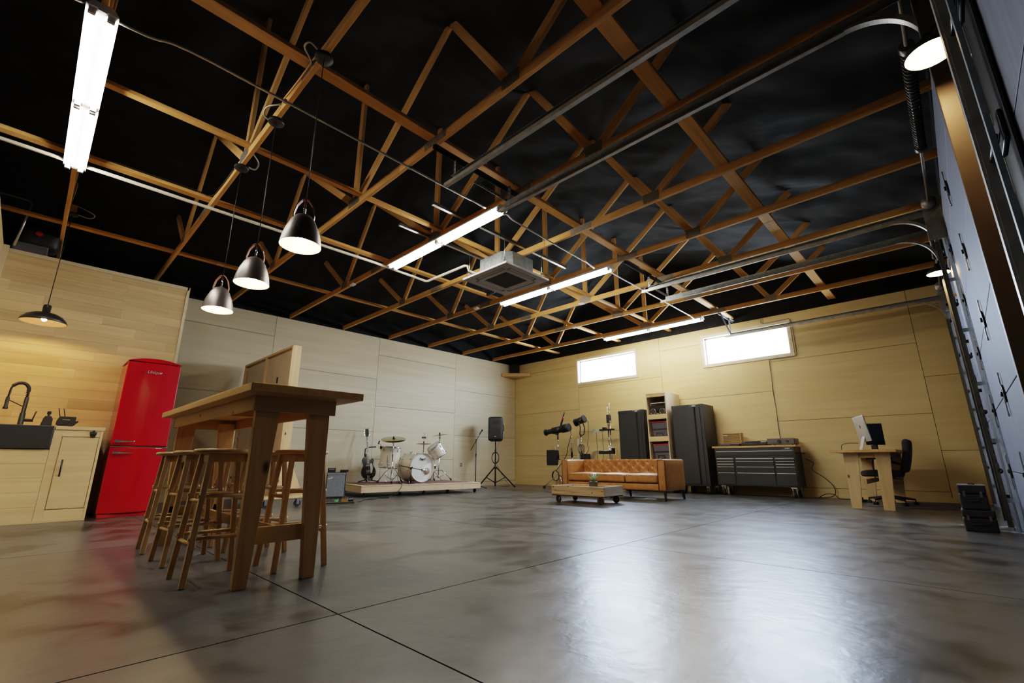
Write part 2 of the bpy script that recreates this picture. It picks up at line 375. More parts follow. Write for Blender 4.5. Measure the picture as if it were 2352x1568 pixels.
# windows
def glass():
    m = bpy.data.materials.new('window glass'); m.use_nodes = True; N = m.node_tree.nodes; L = m.node_tree.links; N.clear()
    o = N.new('ShaderNodeOutputMaterial'); t = N.new('ShaderNodeBsdfTransparent'); g = N.new('ShaderNodeBsdfGlossy'); x = N.new('ShaderNodeMixShader')
    t.inputs[0].default_value = (.97,.98,1,1); g.inputs['Roughness'].default_value = .03; x.inputs[0].default_value = .06
    L.new(t.outputs[0], x.inputs[1]); L.new(g.outputs[0], x.inputs[2]); L.new(x.outputs[0], o.inputs[0]); return m
M['glass'] = glass()
M['cream'] = mat('cream window trim', (.70,.60,.42), .5)
for i, (x0, x1, z0, z1) in enumerate(WIN):
    f = MB(); t = .055
    for a in ((x0-t, x1+t, z0-t, z0), (x0-t, x1+t, z1, z1+t), (x0-t, x0, z0, z1), (x1, x1+t, z0, z1)):
        f.box(a[0], a[1], YB-.016, YB+.004, a[2], a[3])
    f.box(x0, x0+.012, YB, YB+.12, z0, z1); f.box(x1-.012, x1, YB, YB+.12, z0, z1); f.box(x0, x1, YB, YB+.12, z0, z0+.012); f.box(x0, x1, YB, YB+.12, z1-.012, z1)
    wn = struct(f.build('window_%d' % (i+1), M['cream'])); wn['label'] = ['narrow bright window above the light stands', 'narrow bright window crossed by the garage door track'][i]
    s = MB(); t = .03
    for a in ((x0+.012, x1-.012, z0+.012, z0+.012+t), (x0+.012, x1-.012, z1-.012-t, z1-.012), (x0+.012, x0+.012+t, z0, z1), (x1-.012-t, x1-.012, z0, z1)):
        s.box(a[0], a[1], YB+.085, YB+.115, a[2], a[3])
    struct(s.build('window_frame', M['white'], wn))
    struct(B(x0+.02, x1-.02, YB+.097, YB+.103, z0+.02, z1-.02).build('window_pane', M['glass'], wn))
    l = bpy.data.lights.new('daylight portal', 'AREA'); l.shape = 'RECTANGLE'; l.size = x1-x0; l.size_y = z1-z0; l.cycles.is_portal = True
    o = bpy.data.objects.new('daylight_portal', l); COL.objects.link(o); o.location = ((x0+x1)/2, YB+.14, (z0+z1)/2); o.rotation_euler = (R(-90), 0, 0)

# kitchen partition of pale horizontal planks
XP, PE, PZ = -8.4, 1.36, 3.33
p = MB(); rnd = random.Random(3); z = .02
while z < PZ-.05:
    h = min(.132, PZ-.05-z); y = -.62
    y -= rnd.uniform(0, .5)
    while y < PE-.02:
        ln = rnd.uniform(.5, 1.5); a = max(y, -.6); bnd = min(y+ln, PE-.025)
        if bnd > a+.02: p.box(XP-.015, XP, a+.0004, bnd-.0004, z+.0008, z+h-.0008)
        y += ln
    z += h
pw = struct(p.build('wall_kitchen', M['plank'])); 
struct(B(XP-.12, XP-.008, -.62, PE-.02, 0, PZ-.05).build('partition_core', M['gap'], pw))
t = B(XP-.13, XP+.012, -.62, PE, PZ-.05, PZ); t.box(XP-.13, XP+.012, PE-.025, PE+.012, 0, PZ)
struct(t.build('trim_1', M['ply_y']))
t = B(XP-.01, XP+.03, -.66, -.60, 0, PZ+.03); struct(t.build('trim_2', M['ply_z']))
p = B(XP-.1, XP+2.0, -.78, -.66, 0, PZ+.05); struct(p.build('wall_kitchen_return', M['ply_x_warmlit']))

# garage wall: dark wall, lit brown post between the first two doors
g = MB()
for y0, y1, z0, z1 in ((-4.7,-3.9,0,3.4),(6.62,7.2,0,3.4),(10.05,10.6,0,3.4),(-4.7,10.6,3.1,3.4)): g.box(.335, .5, y0, y1, z0, z1)
wr = struct(g.build('wall_right', M['blackwall']))
struct(B(.40, .5, 2.2, 3.25, 0, 3.4).build('wall_recess', M['amberwall'], wr)); struct(B(.25, .41, 3.16, 3.22, 0, 3.32).build('door_post', M['amberwall'], wr, .003)); struct(B(.27, .41, 2.30, 2.34, 0, 3.32).build('door_post', M['blackwall'], wr, .003))
struct(B(.27, .334, 6.70, 7.16, 0, 3.32).build('door_post', M['blackwall'], wr, .004)); struct(B(.185, .335, 10.06, 10.14, 0, 3.32).build('door_post', M['blackwall'], wr, .004))
def hinge(y, z, parent, x=.298):
    h = MB(); h.M = Matrix.Translation((x, y, z))
    h.prism([(-.045,-.06),(.03,-.06),(.045,.0),(.02,.06),(-.02,.07),(-.05,.01)], -.012, 0, 'x'); h.cyl((-.01,-.01,0),(-.025,-.01,0),.018,n=10)
    h.build('hinge', M['blkmetal'], parent, .004)
    h = MB(); h.box(x-.014, x-.006, y-.012, y+.012, z-.15, z+.15); h.cyl((x-.015,y,z+.15),(x-.004,y,z+.15),.012,n=8); h.cyl((x-.015,y,z-.15),(x-.004,y,z-.15),.012,n=8)
    h.build('hinge_rod', M['steel'], parent)
ZJ = [0, .56, 1.13, 1.70, 2.27, 2.84, 3.25]
for i, (y0, y1) in enumerate(((-3.85, 2.28), (3.22, 6.60), (7.22, 10.02))):
    d = MB()
    for a, b_ in rows(ZJ): d.box(.30, .333, y0, y1, a+.012 if a == 0 else a+.003, b_-.003)
    dr = struct(d.build('door_%d' % (i+1), M['door'], None, .004))
    dr['label'] = ['dark garage door nearest the viewer', 'blue grey sectional garage door in the middle of the garage wall', 'garage door beside the window wall'][i]
    struct(B(.29, .335, y0, y1, 0, .014).build('bottom_seal', M['galv'], dr))
    b_ = B(.334, .338, y0, y1, 0, 3.25); struct(b_.build('joint_backing', M['gap'], dr))
    for zj in ZJ[1:-1]:
        hinge((y0+y1)/2, zj, dr); hinge(y1-.10, zj, dr)
        if i: hinge(y0+.10, zj, dr)
# ------------------------------------------------------------------ roof trusses
TY = [1.04 + 1.206*k for k in range(-1, 8)]      # y of each truss
J1, J2, J3 = -7.45, XM, -2.15
def plate(mb, x, z, w, h, y):
    for s in (-1, 1):
        mb.box(x-w/2, x+w/2, y+s*.0195-.002, y+s*.0195+.002, z-h/2, z+h/2)
        n = int(w/.02)
        for i in range(n): mb.box(x-w/2+.006+i*.02, x-w/2+.013+i*.02, y+s*.0225-.002, y+s*.0225+.002, z-h/2+.006, z+h/2-.006)
def make_truss():
    t = thing('roof_truss', 'x', 'roof truss')
    zc = .045; T = .038
    ch = MB(); ch.box(XA-.02, -4.9+1.1, -T/2, T/2, 0, .09); ch.box(-4.9+1.102, XC+.02, -T/2, T/2, 0, .09)
    ch.build('bottom_chord', M['truss_x'], t, .003)
    def web(p, q):
        MB().bar((p[0], 0, p[1]), (q[0], 0, q[1]), T, .089, up=(0,1,0)).build('web', M['truss_z'], t, .003)
    rz = lambda x: roof(x)-ZT+.06
    def bar(p, q):
        m = MB(); a = Vector((p[0],0,p[1])); b = Vector((q[0],0,q[1])); d = (b-a); L = d.length
        m.box(-.0445, .0445, -T/2, T/2, 0, L)
        o = m.build('web', M['truss_z'], t, .003); o.location = a
        o.rotation_euler = (0, math.atan2(d.x, d.z), 0)
    bar((J2, .10), (J2, rz(J2)))
    for s, J in ((-1, J1), (1, J3)):
        U = J2 + s*1.78; O = J2 + s*3.62
        bar((J2+s*.06, .085), (U-s*.03, rz(U)))
        bar((J-s*.03, .085), (U+s*.03, rz(U)))
        bar((J+s*.05, .085), (O, rz(O)))
    for s, a in ((1, J1), (1, J2), (1, J3)):
        pl = MB(); plate(pl, a, .075, .2 if a != J2 else .26, .12, 0); pl.build('nail_plate', M['plate'], t)
    pl = MB(); plate(pl, -3.17, .05, .34, .085, 0); pl.build('nail_plate', M['plate'], t)
    pl = MB(); plate(pl, -6.35, .05, .3, .085, 0); pl.build('nail_plate', M['plate'], t)
    return t
LT = ['timber roof truss above the kitchen, strip light mounted under it',
      'timber roof truss from which the three bell pendants hang',
      'timber roof truss one bay beyond the pendants, between pendants and strip light',
      'timber roof truss carrying the strip light beside the ceiling air conditioner',
      'timber roof truss passing directly over the ceiling air conditioner',
      'timber roof truss carrying the middle strip light just past the air conditioner',
      'timber roof truss with a small white sensor, one bay past the middle strip light',
      'timber roof truss second from the window wall, above the galvanised door tracks',
      'timber roof truss closest to the window wall, carrying the last strip light']
t0 = make_truss()
for i, y in enumerate(TY):
    o = t0 if i == 0 else copy_tree(t0)
    o.location = (0, y, ZT); o['label'] = LT[i]; o['group'] = 'timber roof trusses'
LB = {-8.10: 'long timber brace board along the trusses nearest the drum wall', -6.07: 'long timber brace board beside the white drain pipe',
      -4.65: 'long timber brace board under the ridge of the roof', -3.22: 'long timber brace board passing over the garage track brackets',
      -1.32: 'long timber brace board closest to the garage wall'}
wd = {-8.10:.09,-6.07:.10,-4.65:.07,-3.22:.115,-1.32:.13}
for x, lb in LB.items():
    m = MB(); ys = [-3.2, 1.6, 6.3, 10.44] if x not in (-3.22, -4.65) else ([-3.2, 2.26, 7.0, 10.44] if x == -3.22 else [-.16, 3.4, 7.0, 10.44])
    for a, b_ in rows(ys): m.box(x-wd[x]/2, x+wd[x]/2, a+.002, b_-.002, ZT+.091, ZT+.129)
    o = m.build('brace_board', M['truss_y'], None, .003); tag(o, lb, 'brace board', 'brace boards across the trusses')

# ------------------------------------------------------------------ strip lights
def make_strip():
    t = thing('strip_light', 'x', 'strip light')
    m = MB(); m.prism([(-.05,0),(.05,0),(.085,-.045),(.085,-.052),(.03,-.046),(.02,-.06),(-.02,-.06),(-.03,-.046),(-.085,-.052),(-.085,-.045)], -1.22, 1.22, 'x'); m.build('housing', M['white'], t)
    for k, (a, b_) in enumerate(((-1.19,-.025),(.025,1.19))):
        for s in (-1, 1):
            MB().cyl((a, s*.048, -.067), (b_, s*.048, -.067), .019, n=10).build('lamp_tube', M['tube'], t)
        for xx in (a, b_):
            B(xx-.014, xx+.014, -.07, -.028, -.092, -.04).build('lamp_holder', M['white'], t, .004); B(xx-.014, xx+.014, .028, .07, -.092, -.04).build('lamp_holder', M['white'], t, .004)
    return t
s0 = make_strip()
SL = ['bright twin tube strip light over the kitchen side', 'bright twin tube strip light beside the ceiling air conditioner',
      'bright twin tube strip light between air conditioner and garage door tracks', 'bright twin tube strip light closest to the two windows']
for i, (x, k) in enumerate(((-4.85, 0), (-4.68, 3), (-4.68, 5), (-4.70, 8))):
    o = s0 if i == 0 else copy_tree(s0)
    o.location = (x, TY[k], ZT-.001); o['label'] = SL[i]; o['group'] = 'strip lights under the trusses'

# ------------------------------------------------------------------ steel conduit and pipes
def conduit(pts, lb, r=.011, m='conduit', name='conduit', clips=()):
    o = MB().tube(pts, r, 8).build(name, M[m]); tag(o, lb, 'conduit' if 'pipe' not in name else 'pipe')
    for c in clips:
        k = MB(); k.box(c[0]-.014, c[0]+.014, c[1]-.012, c[1]+.012, c[2]-.012, c[2]+.016); k.build('clip', M['galv'], o)
    return o
zc = ZT-.02
def smooth(pts, n=5):
    P = [Vector(p) for p in pts]; o = []
    for i in range(len(P)-1):
        p0, p1, p2, p3 = P[max(i-1,0)], P[i], P[i+1], P[min(i+2,len(P)-1)]
        for k in range(n):
            t = k/n; o.append(.5*((2*p1)+(p2-p0)*t+(2*p0-5*p1+4*p2-p3)*t*t+(3*p1-p0-3*p2+p3)*t**3))
    return o + [P[-1]]
conduit(smooth([(-3.68,-.10,zc-.02),(-3.66,.10,zc-.02),(-3.62,.3,zc),(-3.62,1.0,zc),(-3.63,2.9,zc),(-3.62,3.1,zc),(-3.60,3.30,zc-.03)], 4), 'thin steel conduit from the kitchen strip light to the air conditioner strip light', clips=[(-3.62,1.0,zc),(-3.63,2.25,zc)])
conduit(smooth([(-3.55,3.46,zc-.03),(-3.55,3.62,zc),(-3.6,3.9,zc),(-3.65,5.3,zc),(-3.66,5.5,zc),(-3.66,5.68,zc-.03)], 4), 'thin steel conduit between the two strip lights near the air conditioner', clips=[(-3.62,4.66,zc)])
conduit(smooth([(-3.58,5.86,zc-.03),(-3.58,6.0,zc),(-3.6,6.4,zc),(-3.63,9.0,zc),(-3.63,9.2,zc),(-3.63,9.38,zc-.03)], 4), 'thin steel conduit running to the last strip light by the windows', clips=[(-3.6,7.07,zc),(-3.6,8.28,zc)])
conduit(smooth([(-3.68,-.25,zc),(-3.72,-.6,zc),(-3.8,-2.5,zc)], 3), 'short steel conduit leaving the kitchen strip light towards the viewer')
conduit([(-6.0,-3,zc-.01),(-6.0,.97,zc-.01),(-5.98,3.2,zc-.01),(-6.02,4.17,zc-.015),(-5.99,4.2,zc-.015),(-5.06,4.22,zc-.02),(-5.02,4.24,zc-.03),(-5.01,4.26,zc-.10),(-4.98,4.30,zc-.13),(-4.885,4.42,zc-.14)], 'white drain pipe running along the trusses to the air conditioner', .02, 'pvc', 'drain_pipe', [(-6.0,1.04,zc),(-6.0,2.25,zc)])
conduit([(-8.15,-.55,3.3),(-8.15,-.50,3.9),(-8.15,-.53,3.94),(-8.15,-1.5,3.94)], 'thin dark conduit rising from the kitchen partition top', .012, 'conduit')
for i, (x, y, lb) in enumerate(((-7.05,3.40,'small white sensor under the truss near the drum wall'), (-6.47,5.72,'small white sensor between drum platform and middle strip light'), (-4.80,6.95,'small white sensor under the truss past the middle strip light'), (-5.86,8.17,'small white sensor under the truss near the last strip light'))):
    t = thing('ceiling_sensor', lb, 'sensor', (x, y, ZT), 0, 'small white sensors under the trusses')
    B(-.05,.05,-.035,.035,-.05,-.022).build('housing', M['offwhite'], t, .006); B(-.012,.012,-.012,.012,-.024,0).build('bracket', M['galv'], t)

# ------------------------------------------------------------------ ceiling air conditioner
t = thing('air_conditioner', 'square cassette air conditioner hung from the trusses by threaded rods', 'air conditioner', (-4.56, 4.62, 3.32))
m = MB(); m.prism([(-.22,-.32),(.22,-.32),(.34,-.2),(.34,.22),(.22,.34),(-.22,.34),(-.32,.22),(-.32,-.2)], .035, .305, 'z'); bx = m.build('metal_case', M['galv'], t, .004)
k = MB()
for c, r in (((-.05,-.322,.19),.075),): 
    k.tube([(c[0]+r*math.cos(a*PI/8), c[1], c[2]-.02+r*math.sin(a*PI/8)) for a in range(16)], .003, 5, True)
for x0, x1 in ((-.2,-.13),(.04,.12)): k.tube([(x0,-.322,.13),(x1,-.322,.13),(x1,-.322,.25),(x0,-.322,.25)], .003, 5, True)
k.tube([(.28+.045*math.cos(a*PI/6)*.7, -.262+.045*math.cos(a*PI/6)*.7, .22+.045*math.sin(a*PI/6)) for a in range(12)], .003, 5, True)
k.build('knockouts', M['galv'], bx)
def ring(mb, o, i, z0, z1):
    mb.box(-o, o, -o, -i, z0, z1); mb.box(-o, o, i, o, z0, z1); mb.box(-o, -i, -i, i, z0, z1); mb.box(i, o, -i, i, z0, z1)
m = MB(); ring(m, .45, .36, .004, .035); ring(m, .29, .225, .002, .03); m.box(-.36,.36,-.36,.36,.022,.034)
for s in (-1, 1):
    for q in (-1, 1): m.box(min(s*.28,s*.37), max(s*.28,s*.37), min(q*.28,q*.37), max(q*.28,q*.37), .003, .03)
m.build('face_panel', M['acgrey'], t, .004)
g = MB()
for i in range(17): g.box(-.21, .21, -.21+i*.0262-.004, -.21+i*.0262+.004, .004, .014)
for i in range(17): g.box(-.21+i*.0262-.003, -.21+i*.0262+.003, -.21, .21, .006, .014)
g.box(-.225,.225,-.225,.225,.014,.02); g.build('intake_grille', M['acdark'], t)
for a in range(4):
    l = MB(); l.M = Matrix.Rotation(a*PI/2, 4, 'Z'); l.box(-.26,.26,.295,.35,.006,.012); l.build('louvre', M['acgrey'], t, .003)
    l = MB(); l.M = Matrix.Rotation(a*PI/2, 4, 'Z'); l.box(-.27,.27,.292,.358,.014,.02); l.build('air_slot', M['blk'], t)
for x, y in ((-.36,-.40),(.37,-.40),(-.36,.38),(.37,.38)):
    r_ = MB(); r_.cyl((x,y,.08),(x,y,.42),.006,n=6); r_.box(x-.02,x+.02,y-.02,y+.02,.09,.098); r_.cyl((x,y,.07),(x,y,.13),.012,n=6); r_.build('threaded_rod', M['steel'], t)
    f_ = MB().bar((x,y,.094),(x*.86,y*.82,.094),.03,.004); f_.build('hanger_lug', M['steel'], t)
for x, lb in ((-4.925,'slotted steel strut on the trusses holding the air conditioner, ridge side'), (-4.185,'slotted steel strut on the trusses holding the air conditioner, garage side')):
    m = MB(); m.prism([(-.02,0),(.02,0),(.02,.04),(.012,.04),(.012,.036),(.016,.036),(.016,.004),(-.016,.004),(-.016,.036),(-.012,.036),(-.012,.04),(-.02,.04)], 2.95, 5.65, 'y')
    m.M = None; m.v = [(a+x, b_, c_+ZT+.092) for a, b_, c_ in m.v]
    tag(m.build('steel_strut', M['steel']), lb, 'strut', 'steel struts above the air conditioner')
ac = bpy.data.objects['air_conditioner']; ac.scale = (1.03, 1.03, 1.0)
o = MB().tube(smooth([(-5.75,5.35,3.60),(-5.4,5.2,3.55),(-5.1,4.95,3.52),(-4.89,4.72,3.50)],6), .028, 8).build('refrigerant_hose', M['rubber']); tag(o, 'black insulated hose leading into the side of the air conditioner', 'hose')

# ------------------------------------------------------------------ bell pendants and barn pendant
def make_bell():
    t = thing('bell_pendant', 'x', 'pendant lamp')
    prof = [(.0,.232),(.03,.23),(.052,.218),(.08,.18),(.105,.12),(.122,.06),(.131,0)]
    pin = [(.1285,.001),(.119,.06),(.102,.118),(.077,.176),(.049,.213),(0,.225)]
    MB().lathe(prof, 32).build('lamp_shade', M['pendant'], t)
    MB().lathe(pin, 32).build('shade_lining', M['pendin'], t)
    s = MB()
    for sg in (-1, 1):
        P = [(sg*.062,0,.195),(sg*.066,0,.23),(sg*.05,0,.30),(sg*.022,0,.345),(sg*.006,0,.352)]
        for a, b_ in zip(P[:-1], P[1:]): s.bar(a, b_, .034, .006, up=(0,1,0) if False else (sg,0,.6))
    s.build('leather_strap', M['tanstrap'], t)
    MB().cyl((0,0,.225),(0,0,.335),.008,n=8).build('stem', M['chrome'], t)
    MB().cyl((0,0,.33),(0,0,1.55),.0035,n=6).build('cord', M['blk'], t)
    b = MB().sphere((0,0,.045), .032, 12).build('bulb', M['bulb'], t)
    MB().cyl((0,0,.07),(0,0,.22),.018,n=10).build('lamp_socket', M['offwhite'], t)
    MB().lathe([(.0,1.545),(.062,1.545),(.066,1.55),(.066,1.572),(.0,1.574)], 24).build('ceiling_rose', M['blk'], t)
    return t
b0 = make_bell()
BL = ['dark bell pendant lamp closest to the viewer over the bar table', 'dark bell pendant lamp in the middle of the row of three', 'dark bell pendant lamp farthest from the viewer, nearest the fridge']
for i, x in enumerate((-2.97, -3.94, -4.90)):
    o = b0 if i == 0 else copy_tree(b0)
    o.location = (x, TY[1], 2.062); o.rotation_euler.z = R(62); o['label'] = BL[i]; o['group'] = 'bell pendants over the bar table'
for i, x in enumerate((-2.97, -3.94, -4.90)):
    cbl = [[(x+.02,TY[1]-.06,ZT+.01),(x+.02,TY[1]-.12,ZT+.03),(x-.05,TY[1]-.13,ZT+.03),(x-.12,TY[1]-.06,ZT+.03),(x-.18,TY[1]-.026,ZT+.05)],
           [(x-.04,TY[1]-.05,ZT+.0),(x-.03,TY[1]-.10,ZT+.03),(x+.06,TY[1]-.10,ZT+.05),(x+.16,TY[1]-.026,ZT+.06)],
           [(x+.04,TY[1]+.05,ZT+.0),(x+.02,TY[1]+.12,ZT+.02),(x+.10,TY[1]+.12,ZT+.06),(x+.2,TY[1]+.026,ZT+.08)]][i]
    o = MB().tube(smooth(cbl,6), .008, 6).build('flexible_cable', M['conduit'])
    tag(o, ['loop of flexible cable above the pendant closest to the viewer','loop of flexible cable above the middle bell pendant','loop of flexible cable above the pendant nearest the fridge'][i], 'cable', 'cable loops at the bell pendants')
o = MB().tube(smooth([(-2.99+.0,TY[1]-.026,ZT+.06),(-3.4,TY[1]-.028,ZT+.05),(-3.75,TY[1]-.026,ZT+.08)],6), .007, 6).build('flexible_cable', M['truss_x']); tag(o, 'pale wire clipped along the truss between two pendants', 'cable')
o = MB().tube(smooth([(-5.1,TY[1]-.026,ZT+.06),(-5.6,TY[1]-.028,ZT+.06),(-5.95,TY[1]-.05,ZT+.1),(-6.0,TY[1]-.3,ZT+.135),(-6.03,-.6,ZT+.135),(-6.05,-2.5,ZT+.135)],6), .007, 6).build('flexible_cable', M['blk']); tag(o, 'dark wire running from the pendant truss along the brace board', 'cable')

t = thing('barn_pendant', 'wide black barn pendant lamp hanging over the kitchen sink', 'pendant lamp', (-7.7, -.115, 2.29))
MB().lathe([(.207,-.006),(.212,0),(.197,.035),(.16,.075),(.107,.105),(.053,.118),(.038,.12),(.038,.2),(.032,.215),(.0,.216)], 36).build('lamp_shade', M['barn'], t)
MB().lathe([(.206,-.004),(.191,.03),(.154,.07),(.10,.099),(.03,.112),(0,.112)], 36).build('shade_lining', M['barnin'], t)
MB().cyl((0,0,.215),(0,0,1.45),.005,n=6).build('cord', M['blk'], t)
MB().sphere((0,0,.036),.024,12).build('bulb', M['barnbulb'], t); MB().cyl((0,0,.058),(0,0,.12),.018,n=10).build('lamp_socket', M['blk'], t)
MB().lathe([(0,1.43),(.06,1.43),(.064,1.45),(.0,1.452)], 20).build('ceiling_rose', M['blk'], t)
B(-.06,.05,-.03,.03,1.452,1.56).build('mounting_block', M['pine_z'], t, .003)
MB().tube(smooth([(.04,.02,1.45),(.0,.16,1.45),(.04,.2,1.5),(.03,.03,1.56)],6), .006, 6).build('flexible_cable', M['conduit'], t)

# ------------------------------------------------------------------ garage door tracks
def make_track(name, lb, y, zt, x0, ystem, x1=.22, wide=.03, perf=True, vert=True, fl=1):
    t = thing('door_track', lb, 'garage door track', (0, y, 0), 0, 'galvanised garage door tracks')
    r = .36
    if vert:
        v = B(x1-.03, x1, -.022, .022, .05, zt-r); v.box(x1-.036, x1-.03, -.03, -.02, .05, zt-r); v.box(x1+.0, x1+.004, -.05, .05, .02, zt-r)
        v.build('vertical_rail', M['trackdk'], t)
    c = MB(); P = [(x1-.015-r+r*math.cos(R(a)), 0, zt-r+r*math.sin(R(a))) for a in range(0, 91, 4)]+[(x1-.015-r, 0, zt)]
    for a, b_ in zip(P[:-1], P[1:]): c.bar(a, b_, .044, .03, up=(0,1,0) if False else (1,0,1))
    c.build('curved_rail', M['track'], t)
    h = B(x0, x1-.015-r, -.022, .022, zt-.016, zt+.016); h.box(x0, x1-.015-r, -.026, -.018, zt-.026, zt-.014)
    h.build('horizontal_rail', M['track'], t)
    a = B(x0+.1, x1-.05, fl*.024, fl*.024+.006, zt-.01, zt+.06) if fl > 0 else B(x0+.1, x1-.05, fl*.024-.006, fl*.024, zt-.01, zt+.06)
    a.box(x0+.1, x1-.05, -.012 if fl < 0 else -.012, .03, zt+.056, zt+.06); a.build('angle_iron', M['galv'], t)
    return t
def perf_bar(p, q, parent, name='hanger'):
    p = Vector(p); q = Vector(q); m = MB(); L = (q-p).length; d = (q-p)/L; n = int(L/.045)
    m.bar(p, q, .003, .032); m.bar(p+Vector((.0,.015,0)), q+Vector((0,.015,0)), .03, .003)
    o = m.build(name, M['galv'], parent)
    h = MB()
    for i in range(n):
        c = p + d*(i+.5)*.045; h.bar(c-d*.01, c+d*.01, .006, .011)
    h.build('hanger_slots', M['blk'], o)
ZTR = 3.36
TR = [(2.47, ZTR, -3.3, 'bare galvanised door track reaching out nearest the viewer'), (3.2, ZTR, -3.25, 'galvanised door track ending beside the strip light by the air conditioner'),
      (6.60, ZTR, -3.35, 'galvanised door track far side of the middle garage door'), (7.27, ZTR, -3.35, 'galvanised door track near side of the last garage door'), (10.0, 3.235, -3.25, 'galvanised door track crossing in front of the window')]
trk = []
for i, (y, z, x0, lb) in enumerate(TR):
    t = make_track('t', lb, y, z, x0, 0, fl=(1 if i % 2 == 0 else -1), vert=i > 1, x1=(.30 if i == 1 else .22)); trk.append(t)
    zt = ZT
    perf_bar((x0+.12, .02, z+.05), (x0+.12, .02, zt+.0), t); 
    if i in (0, 2): perf_bar((x0+.14, .02, z+.06), (x0+.14, .26, zt), t)
    if i in (1, 3): perf_bar((x0+.14, -.02, z+.06), (x0-.1, -.3 if i == 1 else -.2, zt), t)
    if i == 4: perf_bar((x0+.12, .0, z+.05), (x0+.12, -.5, zt+.0), t)
# perforated angle irons screwed under the trusses to carry the hangers
for (y0, y1, x, lb) in ((2.22, 3.44, -3.17, 'black slotted angle iron under the trusses by the pendant side track'), (5.86, 7.3, -3.22, 'black slotted angle iron under the trusses by the middle garage tracks'), (9.45, 10.3, -3.13, 'slotted angle iron under the truss next to the window')):
    m = B(x-.02, x-.016, y0, y1, ZT-.04, ZT-.001); m.box(x-.02, x+.02, y0, y1, ZT-.005, ZT-.001); o = m.build('angle_bracket', M['blkmetal']); tag(o, lb, 'angle iron', 'slotted angle irons under the trusses')
    h = MB(); n = int((y1-y0)/.05)
    for i in range(n): h.box(x-.022, x-.0145, y0+.02+i*.05, y0+.045+i*.05, ZT-.027, ZT-.017)
    h.build('slots', M['galv'], o)

# vertical track of the first garage door with its rollers, closest to the viewer
t = thing('door_track', 'thick vertical track and angle iron of the nearest garage door', 'garage door track', (0, 2.24, 0), 0, 'galvanised garage door tracks')
v = B(.232, .245, -.012, .03, .05, 3.0); v.box(.232, .275, .024, .034, .05, 3.0); v.box(.24, .285, -.018, -.012, .05, 3.0); v.build('vertical_rail', M['track'], t)
v = B(.245, .26, -.24, -.21, .05, 3.0); v.build('roller_guide', M['galv'], t)
B(.285, .293, -.3, .05, .05, 3.0).build('angle_iron', M['blkmetal'], t)
for z in ZJ[1:-1]:
    m = MB(); m.cyl((.262,-.2,z),(.262,.0,z),.008,n=8); m.cyl((.262,-.01,z),(.262,.012,z),.024,n=14); m.build('roller', M['blkmetal'], t)
    B(.272,.284,-.26,-.12,z-.05,z+.06).build('roller_bracket', M['blkmetal'], t, .004)
for i, (y, zs, lb) in enumerate(((6.60, ZJ[1:-1], 0), (7.27, ZJ[1:-1], 0), (10.0, ZJ[1:-1], 0))):
    tt = trk[2+i]; s = -1 if i in (0, 2) else 1
    for z in zs:
        m = MB(); m.cyl((.235,0,z),(.235,s*.2,z),.007,n=8); m.cyl((.225,-.012,z),(.225,.012,z),.024,n=12); m.build('roller', M['blkmetal'], tt)
    for z in ZJ[:-1]: B(.225,.30,.04,.044,z+.27,z+.31).build('wall_bracket', M['blkmetal'], tt)
    m = MB()
    for k in range(9): m.box(.212, .2195, -.05, -.03, .55+k*.09, .575+k*.09)
    m.build('slots', M['blk'], tt)

# torsion spring and cable drums
def spring(y0, y1, ys0, ys1, lb):
    t = thing('torsion_spring', lb, 'torsion spring', (.215, 0, 3.44))
    MB().cyl((0,y0,0),(0,y1,0),.013,n=10).build('shaft', M['steel'], t)
    P = []; n = int((ys1-ys0)/.045)
    for i in range(n*8): P.append((.038*math.cos(i*PI/4), ys0+(ys1-ys0)*i/(n*8), .038*math.sin(i*PI/4)))
    MB().tube(P, .006, 5).build('coil', M['spring'], t)
    MB().cyl((0,ys0,0),(0,ys1,0),.030,n=12).build('coil_core', M['spring'], t)
    for yy in (ys0, ys1): MB().cyl((0,yy-.03,0),(0,yy+.03,0),.045,n=14).build('winding_cone', M['spring'], t, .004)
    d = MB().lathe([(.0,-.05),(.062,-.05),(.066,-.035),(.05,-.03),(.048,.03),(.066,.035),(.066,.045),(0,.045)], 20).build('cable_drum', M['track'], t)
    d.location = (0, y1-.08, 0); d.rotation_euler = (R(90), 0, 0)
    p = MB(); p.prism([(-.07,-.42),(.10,-.42),(.10,.06),(-.06,.06)], y1-.01, y1+.0, 'y'); p.box(.085,.1,y1-.08,y1+.06,-.42,.06); p.build('bearing_plate', M['track'], t, .003)
    return t
spring(3.25, 6.56, 3.75, 5.2, 'dark coiled torsion spring above the middle garage door')
spring(7.3, 10.05, 7.5, 8.4, 'dark coiled torsion spring above the last garage door')

# gooseneck lamps on the posts between the doors
def make_wall_lamp():
    t = thing('gooseneck_lamp', 'x', 'wall lamp')
    a = MB().tube(smooth([(.20,0,.12),(.12,0,.15),(.04,0,.13),(0,0,.085)],6), .009, 8); a.build('lamp_arm', M['blkmetal'], t)
    s = MB()
    s.lathe([(.106,-.02),(.109,-.015),(.094,.02),(.055,.055),(.03,.07),(.02,.1),(0,.1)], 28); s.build('lamp_shade', M['blkmetal'], t)
    s = MB()
    s.lathe([(.105,-.018),(.09,.018),(.05,.05),(0,.055)], 28); s.build('shade_lining', M['lamplin'], t)
    b = MB().sphere((0,0,.008), .034, 12); b.build('bulb', M['wallbulb'], t)
    B(.185,.20,-.04,.04,.06,.18).build('wall_plate', M['blkmetal'], t, .004)
    return t
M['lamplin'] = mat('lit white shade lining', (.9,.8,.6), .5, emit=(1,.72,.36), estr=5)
g0 = make_wall_lamp(); g0.location = (.245, 2.86, 2.70); g0['label'] = 'glowing gooseneck lamp on the brown post beside the nearest door track'; g0['group'] = 'gooseneck lamps on the garage wall'
